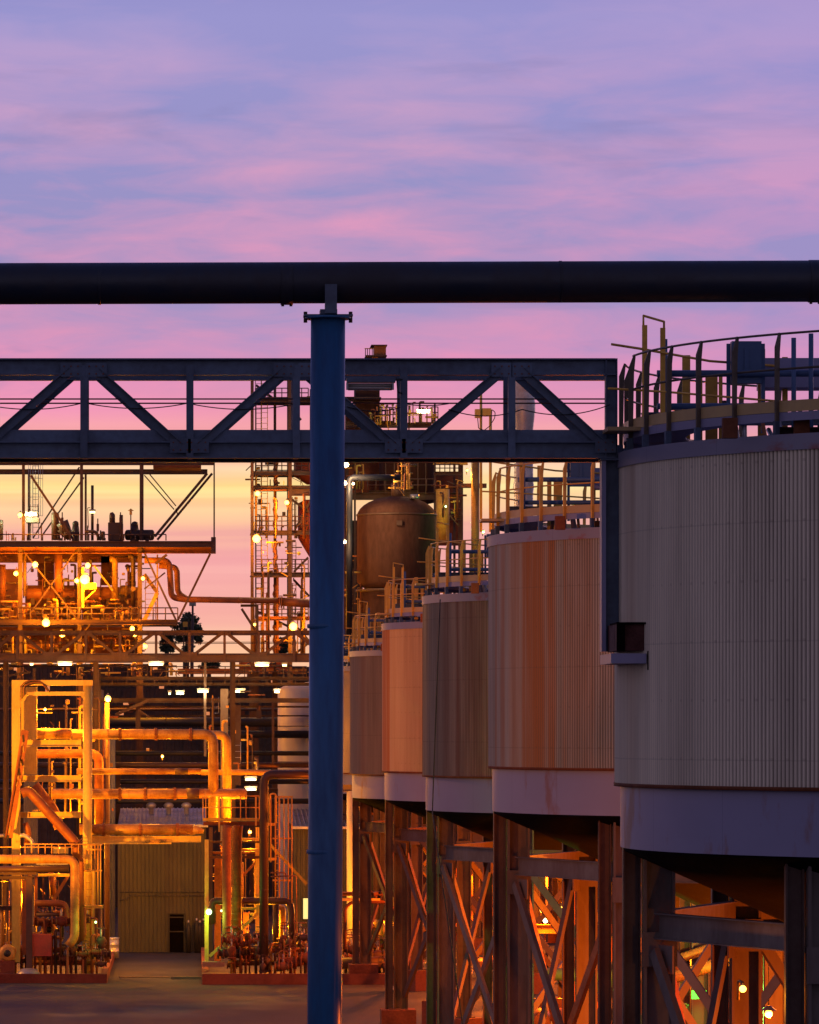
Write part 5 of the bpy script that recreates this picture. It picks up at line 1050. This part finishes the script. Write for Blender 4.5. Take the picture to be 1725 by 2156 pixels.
ct = Q(c4, 1016, 1066, 250); r = 254*S(c4, 250)
link('seam_band', B().lathe((ct.x, 250, ct.z), [(r+.01, -.05), (r+.03, -.05), (r+.03, .05), (r+.01, .05)], 48), 'pipe_dark', vs)
link('seam_band', B().lathe((ct.x, 250, Q(c4, 0, 1545, 250).z), [(r+.01, -.1), (r+.06, -.1), (r+.06, .05), (r+.01, .05)], 48), 'pipe_dark', vs)
link('vessel_skirt', B().lathe((ct.x, 250, 0), [(r*.9, 0), (r*.9, Q(c4, 0, 1545, 250).z)], 40), 'vessel_brown', vs)
p = Q(c4, 1022, 1125, 250); link('lifting_lug', B().box(p.x-.15, p.x+.15, 250-r-.12, 250-r+.05, p.z-.15, p.z+.12), 'pipe_dark', vs)
link('top_nozzle', B().tube([(Q(c4, 1022, 0, 250).x, 250, Q(c4, 0, 960, 250).z), (Q(c4, 1022, 0, 250).x, 250, Q(c4, 0, 860, 250).z)], .35, 16), 'steel', vs)
link('top_nozzle', B().tube([(Q(c4, 1130, 0, 249).x, 249, Q(c4, 0, 965, 250).z), (Q(c4, 1130, 0, 249).x, 249, Q(c4, 0, 938, 250).z)], .25, 16), 'galv', vs)
solo_pipe('down_pipe', 'dark downpipe with horizontal arm left of the round vessel', 'dark_pipe', c4, [(1040, 826), (715, 826), (715, 1900)], 20, 246, bd=1.8, n=16)
clutter(1000, 1110, 600, 900, 245, 34, 'tangle of small pipes and rails standing on top of the round vessel', c4, 'vessel_fittings', 3)
clutter(690, 830, 700, 900, 262, 24, 'lit fittings between the blue column and the vessel arm', c4, 'vessel_fittings', 3)
for (a_, b_, c_, d_, m_, yy_, lb_) in ((700, 600, 910, 940, 'rust', 270, 'dark brown wall of the tower left of the round column'), (1255, 800, 1420, 1090, 'rust', 272, 'dark brown wall of the tower right of the round column'), (690, 1100, 800, 1900, 'dark_wall', 275, 'dark wall behind the downpipe'), (470, 700, 700, 2000, 'rust', 272, 'dark brown panel behind the blue column'), (1270, 1090, 1420, 1260, 'rust', 273, 'lower brown wall of the tower above the fifth tank'), (690, 400, 870, 500, 'rust', 271, 'dark upper wall of the tower inside the near bridge')):
    rectT('tower_wall', lb_, 'wall', m_, c4, a_, b_, c_, d_, yy_, .3)
clutter(1400, 1690, 170, 600, 252, 40, 'pipes and fittings in the upper floors of the stair tower', c1, 'vessel_fittings', 5)
clutter(1400, 1690, 600, 1250, 252, 56, 'pipes and fittings in the lower floors of the stair tower', c1, 'vessel_fittings', 5)
clutter(850, 1040, 350, 490, 262, 34, 'dark fittings on the top floor of the equipment tower', c4, 'vessel_fittings', 3)
clutter(1090, 1270, 340, 480, 262, 22, 'fittings beside the white floodlight at the top of the tower', c4, 'vessel_fittings', 3)
clutter(1260, 1410, 830, 1080, 262, 30, 'green lit fittings right of the dark round column', c4, 'vessel_fittings', 3)
clutter(470, 690, 170, 480, 258, 30, 'fittings of the tower top behind the near bridge', c4, 'vessel_fittings', 3)
clutter(690, 790, 1250, 1800, 248, 26, 'small lit pipes below the dark downpipe', c4, 'vessel_fittings', 3)
solo_pipe('curved_drum', 'green lit rounded drum right of the vessel', 'insul', c4, [(1310, 900), (1310, 1230)], 44, 262)
gs = thing('slim_stack', (P(1001,0,252).x, 252, 0), 'slim round stack lit yellow and green right of the tower', 'stack')
link('stack_shell', B().tube([(P(1001,0,252).x, 252, 0), (P(1001,0,252).x, 252, P(0,925,252).z)], 8.6*252/F, 20), 'insul', gs)
link('cross_duct', B().box(P(972,0,252).x, P(1026,0,252).x, 252.4, 252.9, P(0,1026,252).z, P(0,1017,252).z), 'pipe_dark', gs)
fs = thing('bulging_stack', (P(1108,0,238).x, 238, 0), 'grey stack with bulging top seen through the near bridge', 'stack')
xc = P(1103,0,238).x; k = 238/F
link('stack_shell', B().lathe((xc, 238, 0), [(17*k, 0)]+[((17+w_)*k, P(0, v, 238).z) for v, w_ in ((1070, 3), (1040, 3), (1025, 5), (1010, 3), (905, 3), (885, 5), (865, 7.5), (850, 7.5), (830, 4.5), (800, 3), (775, 2))]+[(.01, P(0,775,238).z)], 28), 'galv', fs)
an = thing('antenna_mast', P(1018, 910, 150), 'small yellow lit antenna box on a thin mast inside the near bridge opening', 'antenna')
link('mast', B().tube([P(1013, 1120, 150), P(1013, 830, 150)], .045, 8), 'pale_steel', an); link('mast', B().tube([P(1033, 1120, 150), P(1033, 862, 150)], .05, 8), 'pale_steel', an)
link('antenna_box', B().box(P(1000,0,150).x, P(1011,0,150).x, 149.8, 150.1, P(0,880,150).z, P(0,862,150).z).box(P(1015,0,150).x, P(1034,0,150).x, 149.85, 150.05, P(0,875,150).z, P(0,860,150).z), 'pale_steel', an)
pipe(an, 'antenna_cable', 'black', c0, [(1006, 880), (1008, 902), (1020, 906), (1034, 895), (1036, 862), (1043, 868), (1042, 880), (1036, 890)], 1, 149.7, 3, 6)
# twin aerial by the tree
aa = thing('aerial_mast', P(405, 1400, 300), 'thin mast with three white aerials in front of the dark tree', 'antenna')
for x in (1055, 1068, 1080): link('aerial', B().tube([Q(c1, x, 975, 300), Q(c1, x, 925, 300)], .09, 6), 'white_tank', aa)
link('mast', B().tube([(Q(c1, 1068, 0, 300).x, 300, 0), Q(c1, 1068, 970, 300)], .07, 8), 'steel', aa)
for x in (1018, 1042, 1058): bar(aa, 'mast', 'pipe_dark', c1, x, 1060, x, 1400, 9, 299, .2, 'O')
rect(aa, 'mast_box', 'yellow', c1, 1014, 1062, 1040, 1090, 298, .4)

# ------------------------------------------------------------------ trees
def tree(u, v0, v1, Y, wid, name, label, seed, lean=0):
    r_ = random.Random(seed); p0 = P(u, v1, Y); top = P(u, v0, Y).z; base = Vector((p0.x, Y, 0)); t = thing(name, base, label, 'tree', 'gum trees far behind')
    H = top; W = wid*Y/F/2; zc0 = P(0, v1, Y).z
    tr_ = B(); mid = Vector((p0.x+lean, Y, (zc0+top)/2)); tr_.tube([base, Vector((p0.x-.2, Y, zc0*.6)), mid, mid+Vector((.3, 0, (top-zc0)*.35))], [.35, .28, .16, .06], 10)
    cl_c = []
    for k in range(30):
        a = r_.uniform(0, 2*PI); q = r_.random()**.5; c = Vector((p0.x+lean+W*q*math.cos(a)*.9, Y+W*q*math.sin(a)*.9, zc0+(top-zc0)*r_.uniform(.08, .93))); f = 1-.55*abs((c.z-zc0)/(top-zc0)-.55); c.x = p0.x+(c.x-p0.x)*f
        cl_c.append(c); s_ = mid+Vector((0, 0, r_.uniform(-.4, .1)*(top-zc0))); tr_.tube([s_, (s_+c)/2+Vector((0, 0, .15)), c], [.08, .05, .02], 6)
    link('trunk', tr_, 'bark', t); lf = B()
    for c in cl_c:
        R_ = W*r_.uniform(.3, .5)
        for j in range(130):
            d = Vector((r_.gauss(0, 1), r_.gauss(0, 1), r_.gauss(0, .75))); d = d.normalized()*R_*r_.random()**1.1; p = c+d
            a = Vector((r_.uniform(-1, 1), r_.uniform(-1, 1), r_.uniform(-1, .3))).normalized()*.17; n_ = a.cross(Vector((r_.uniform(-1, 1), r_.uniform(-1, 1), r_.uniform(-1, 1)))).normalized()*.06
            lf.quad([p-a, p+n_, p+a, p-n_])
    link('crown', lf, 'leaf', t)
tree(395, 1292, 1378, 330, 64, 'gum_tree', 'dark round crowned gum tree behind the far bridge', 3)
tree(352, 1335, 1372, 345, 30, 'gum_tree', 'small dark tree crown at the left of the taller gum tree', 5)
tree(441, 1390, 1412, 350, 40, 'gum_tree', 'low leafy branch top seen just under the far bridge', 6)
tree(592, 1345, 1376, 360, 34, 'gum_tree', 'small dark tree seen through the foot of the stair tower', 8)

# ------------------------------------------------------------------ lamps
PW = 900
for i, (x, y, pw, rd, lb) in enumerate(((470, 828, 1.6, .19, 'brightest sodium lamp in the middle of the decks, above the lit panel'), (487, 750, .5, .10, 'lamp just above the brightest one under the big deck'), (195, 745, .7, .11, 'lamp under the big deck in the left bay'),
        (88, 795, .5, .09, 'small lamp on a thin pole near the left deck post'), (255, 1068, 1.3, .15, 'large lamp on the middle deck edge at the left'), (345, 1130, 1.0, .12, 'lamp behind the far bridge left of its middle'), (733, 1100, .5, .09, 'small lamp just above the far bridge near the right deck post'),
        (792, 822, .4, .07, 'small lamp beside the deck stairs'), (425, 835, .4, .09, 'small lamp just left of the brightest lamp'), (748, 1135, .2, .07, 'small lamp inside the far bridge near the right deck post'), (805, 1198, .4, .08, 'lamp low behind the far bridge at the right deck post'), (112, 470, .5, .09, 'lamp at the ladder landing above the big deck'))):
    bulb_lamp(c1, x, y, 239.0 if i not in (4, 5) else 238, PW*pw, lb, rd*1.35, off=.5)
for i, (x, y, pw, rd, lb) in enumerate(((105, 857, 1.2, .16, 'lamp on the left post of the stair tower'), (463, 1715, 1.3, .16, 'bright lamp low on the stair tower near the blue column'), (115, 418, .6, .1, 'lamp under the upper floor of the stair tower'), (402, 505, .6, .09, 'lamp on the middle post of the stair tower'), (88, 1695, .2, .06, 'tiny lamp at the foot bracket of the stair tower'))):
    bulb_lamp(zF, x, y, 252.0, PW*pw*.5, lb, rd*1.35, off=.5)
bulb_lamp(c2, 598, 240, 204, PW*1.6, 'orange lamp on a pole right of the portal frame', .14, off=.2, name='pole_lamp', cat='lamp')
lp = thing('lamp_post', (Q(c2, 593, 0, 204.3).x, 204.3, 0), 'orange lit lamp pole right of the portal frame', 'lamp post'); link('pole', B().tube([(Q(c2, 593, 0, 204.3).x, 204.3, 0), Q(c2, 593, 262, 204.3)], .12, 12), 'steel', lp)
for i, (x, y, r_, pw, lb) in enumerate(((692, 742, .16, .8, 'white lamp touching the right edge of the blue column under the near bridge'), (688, 862, .1, .4, 'white lamp beside the dark downpipe top'), (740, 865, .07, .2, 'tiny white lamp right of the dark downpipe top'), (683, 1235, .1, .4, 'white lamp halfway down beside the blue column'))):
    bulb_lamp(c4, x, y, 245, PW*pw, lb, r_, 'white_bulb', (1, .62, .28), 'white lamps beside the downpipe')
batten(c4, 1187, 408, 258, .72, 'white floodlight near the top of the tower seen through the near bridge', 500)
for i, (x, y, L_, yy, lb) in enumerate(((360, 50, .62, 214, 'left tube light under the far bridge'), (865, 50, .66, 214, 'middle tube light under the far bridge'), (1452, 54, .64, 214, 'right tube light under the far bridge'), (998, 211, .36, 217, 'lower left tube light among the rack beams'), (1125, 200, .5, 217, 'second tube light among the rack beams'), (1327, 200, .5, 217, 'third tube light among the rack beams'), (1535, 202, .24, 217, 'last short tube light left of the white tank'), (1577, 55, .2, 217, 'tiny square light right of the last bridge tube light'), (175, 50, .14, 217, 'tiny light left of the first bridge tube light'), (940, 212, .1, 217, 'tiny light left of the rack tube lights'))):
    batten(c2, x, y, yy, L_, lb, 90 if i < 3 else 70 if i < 7 else 0)
batten(c1, 168, 470, 241, .7, 'greenish white tube light at the ladder landing on the big deck', 250, col=(.8, 1, .5)); batten(c1, 512, 455, 240.5, .26, 'small greenish light on the thin vent stack', 0)
for (x, y, w_, lb) in ((1390, 688, .5, 'lit slot light just left of the dark riser elbow'), (1390, 743, .5, 'second lit slot light under the first one')): batten(c2, x, y, 212, w_, lb, 60)
def green(cf, x, y, Y, rd, pw, lb):
    return bulb_lamp(cf, x, y, Y, pw*.3, lb, rd, 'green_light', (.35, 1, .12), 'green lamps')
green(zC, 130, 1322, 196.9, .13, 260, 'green white lamp on the left post of the middle skid')
green(k4, 352, 1010, 122, .05, 60, 'tiny yellow green lamp between the near tank legs'); green(zC, 262, 1310, 200, .05, 60, 'tiny green lamp behind the front riser')
green(k4, 640, 1425, 118.6, .05, 4500, 'green lamp hidden behind the brace above the green pump station')
green(k3, 425, 1090, 200, .05, 60, 'small green lamp behind the arched pipe bridge')
green(c4, 1330, 1010, 259, .06, 300, 'green lamp beside the rounded drum'); green(c0, 1018, 1120, 249, .06, 300, 'green lamp low beside the slim stack')
green(zB, 1260, 1250, 195.8, .05, 120, 'small green lamp at the right end of the left skid')
# lamps seen between the tank legs
bulb_lamp(k4, 1190, 1335, 69, 45, 'bright orange lamp low between the two nearest tank legs at the right', .055)
bulb_lamp(k3, 1405, 1032, 146, 500, 'orange lamp on a pole behind the second tank, left one', .09); bulb_lamp(k3, 1550, 1052, 150, 400, 'orange lamp behind the second tank, right one', .08); bulb_lamp(k3, 1425, 1105, 160, 300, 'pale square lamp below the two orange lamps', .09, 'white_bulb')
for i, (x, y, pw) in enumerate(((20, 86, 2600), (17, 121, 3500), (16, 152, 6000), (14.5, 184, 5000), (24, 128, 7000), (27, 160, 8000), (22, 225, 14000), (11.8, 214, 2500))):  # yard lamps added to light the legs, rack and rear wall
    z = 5.6 if i else 2.5; t = thing('added_yard_lamp', (x, y, 0), ['added sodium yard lamp under the nearest tank', 'added sodium yard lamp under the second tank', 'added sodium yard lamp under the third tank', 'added sodium yard lamp under the fourth tank', 'added sodium yard lamp in front of the under rack', 'added sodium yard lamp behind the under rack', 'added sodium yard lamp near the long orange wall', 'added sodium yard lamp behind the last tanks'][i], 'lamp post', 'added yard lamps under the tanks')
    link('pole', B().tube([(x, y, 0), (x, y, z)], .05, 8), 'steel', t); link('lamp_glass', B().ball((x, y, z+.1), .1, 6), 'bulb', t); link('lamp_hood', B().lathe((x, y, z+.2), [(.16, 0), (.05, .12), (.01, .13)], 12), 'galv', t); light_at(t, (x, y-.1, z-.1), pw, (1, .20, .006), .15)
# added flood masts out of view at left to light skids and tank sides
def mast(x, y, z, tgt, pw, lb, col=SOD, size=50):
    t = thing('added_flood_mast', (x, y, 0), lb, 'lamp post', 'added flood masts out of view at the left')
    link('mast_pole', B().tube([(x, y, 0), (x, y, z)], [.16, .09], 12), 'galv', t)
    b = B(); b.box(x-.3, x+.3, y-.14, y+.14, z, z+.3); link('flood_housing', b, 'galv', t)
    l = bpy.data.lights.new('flood_light', 'SPOT'); l.energy = pw; l.color = col; l.spot_size = math.radians(size); l.spot_blend = .6; l.shadow_soft_size = .25
    o = bpy.data.objects.new('flood_light', l); C.objects.link(o); o.parent = t; d = Vector(tgt)-Vector((x, y, z))
    o.location = Vector((0, 0, z+.1))+d.normalized()*.4; o.rotation_euler = d.to_track_quat('-Z', 'Y').to_euler(); return t
mast(-13, 186, 4.5, (-4, 200, 10), 21000, 'added unseen low flood mast lighting the left pipes')
mast(-17, 197, 7, (-8, 199, 3), 4000, 'added unseen flood mast lighting the left skid from beside it', size=70)
mast(-24, 130, 13, (10, 165, 11), 24000, 'added unseen flood mast lighting the far tanks', (1, .27, .03), 75)
mast(-22, 75, 12, (9, 108, 11), 15000, 'added unseen flood mast lighting the near tanks', (1, .33, .08), 75)
mast(-20, 215, 20, (-6, 240, 18), 5000, 'added unseen flood mast lighting the refinery frame', size=70)
bulb_lamp(c0, 984, 990, 253, 500, 'added lamp on the tower edge lighting the slim stack', .06)  # lamp added to light the slim stack
bulb_lamp(c2, 330, 1075, 207, 1800, 'added lamp behind the yellow cross beam', .1)  # this and the lamps below are added to light the skid pipework
bulb_lamp(zC, 560, 480, 202, 1300, 'added lamp under the railed platform', .08)
bulb_lamp(zB, 250, 900, 201.5, 2200, 'added lamp inside the left skid', .08)
bulb_lamp(zC, 700, 1500, 200.5, 1000, 'added lamp low inside the middle skid', .07)
bulb_lamp(k3, 200, 1050, 203, 900, 'added lamp behind the arched pipe bridge', .07)
bulb_lamp(c2, 250, 300, 202, 2200, 'added lamp high inside the portal frame', .06)
bulb_lamp(c2, 900, 560, 206, 1500, 'added lamp between the horizontal orange pipes', .06)
mast(-20, 160, 24, (8, 132, 15.5), 13000, 'added unseen tall flood mast lighting the tank walkways', (1, .33, .03), 42)  # added out of view to light the tank-top railings
for n in range(7):  # a lamp added under each tank to light its rear legs
    cx, cy = circ(n); z = 4.6 if n else 3.6
    t = thing('added_hanging_lamp', (cx-.9, cy, z), 'added orange lamp slung under the '+['nearest', 'second', 'third', 'fourth', 'fifth', 'sixth', 'last'][n]+' tank beside its discharge pipe', 'lamp', 'added lamps slung under the tanks')
    link('lamp_glass', B().ball((cx-.9, cy, z), .09, 6), 'bulb', t); link('lamp_hood', B().lathe((cx-.9, cy, z+.08), [(.18, 0), (.06, .1), (.01, .11)], 12), 'galv', t)
    link('lamp_cable', B().tube([(cx-.9, cy, z+.15), (cx-.9, cy, z+1.4)], .01, 5), 'black', t); light_at(t, (cx-.9, cy-.15, z-.15), 5500, (1, .15, .003), .12)
clutter(210, 640, 230, 900, 207, 46, 'dim pipework unit behind the portal frame', c2, 'process_unit', 3)
clutter(1140, 1450, 180, 640, 212, 24, 'dim pipework unit behind the two bending pipes', c2, 'process_unit', 3)
clutter(20, 900, 560, 1500, 200.5, 60, 'lit pipework unit inside the left skid', zB, 'process_unit', 3)
clutter(140, 650, 440, 1400, 201.5, 56, 'lit pipework unit inside the middle skid', zC, 'process_unit', 3)
clutter(120, 1900, 1000, 2300, 165, 70, 'orange lit pipework beyond the near tank legs', k4, 'process_unit', 12)
clutter(420, 1500, 900, 1500, 210, 60, 'orange lit pipework beyond the far tank legs', k3, 'process_unit', 8)
# flanged joints and hangers on the long lagged pipes
fj = random.Random(5)
for nm_, cf_, y_, x0_, x1_, r_, Y_ in (('upper', c2, 437, 560, 1130, 28, 201), ('middle', c2, 768, 560, 1020, 28, 201), ('lowest', c2, 965, 520, 1040, 29, 200)):
    for k in range(3):
        x_ = x0_+(x1_-x0_)*(k+.3+.4*fj.random())/3; q = Q(cf_, x_, y_, Y_); rr_ = r_*S(cf_, Y_); b = B()
        b.tube([q-Vector((.05,0,0)), q-Vector((.008,0,0))], rr_*1.25, 18); b.tube([q+Vector((.008,0,0)), q+Vector((.05,0,0))], rr_*1.25, 18)
        t = thing('pipe_flange', q-Vector((0,0,rr_)), ['left', 'middle', 'right'][k]+' flanged joint on the '+nm_+' thick orange pipe', 'flange', 'flanged joints on the orange pipes')
        link('flange_ring', b, 'rusty_pipe', t); b = B()
        for a_ in range(10):
            an_ = 2*PI*a_/10; o_ = Vector((0, math.cos(an_), math.sin(an_)))*rr_*1.13; b.tube([q+o_-Vector((.08,0,0)), q+o_+Vector((.08,0,0))], .018, 6)
        link('flange_bolts', b, 'rust', t)
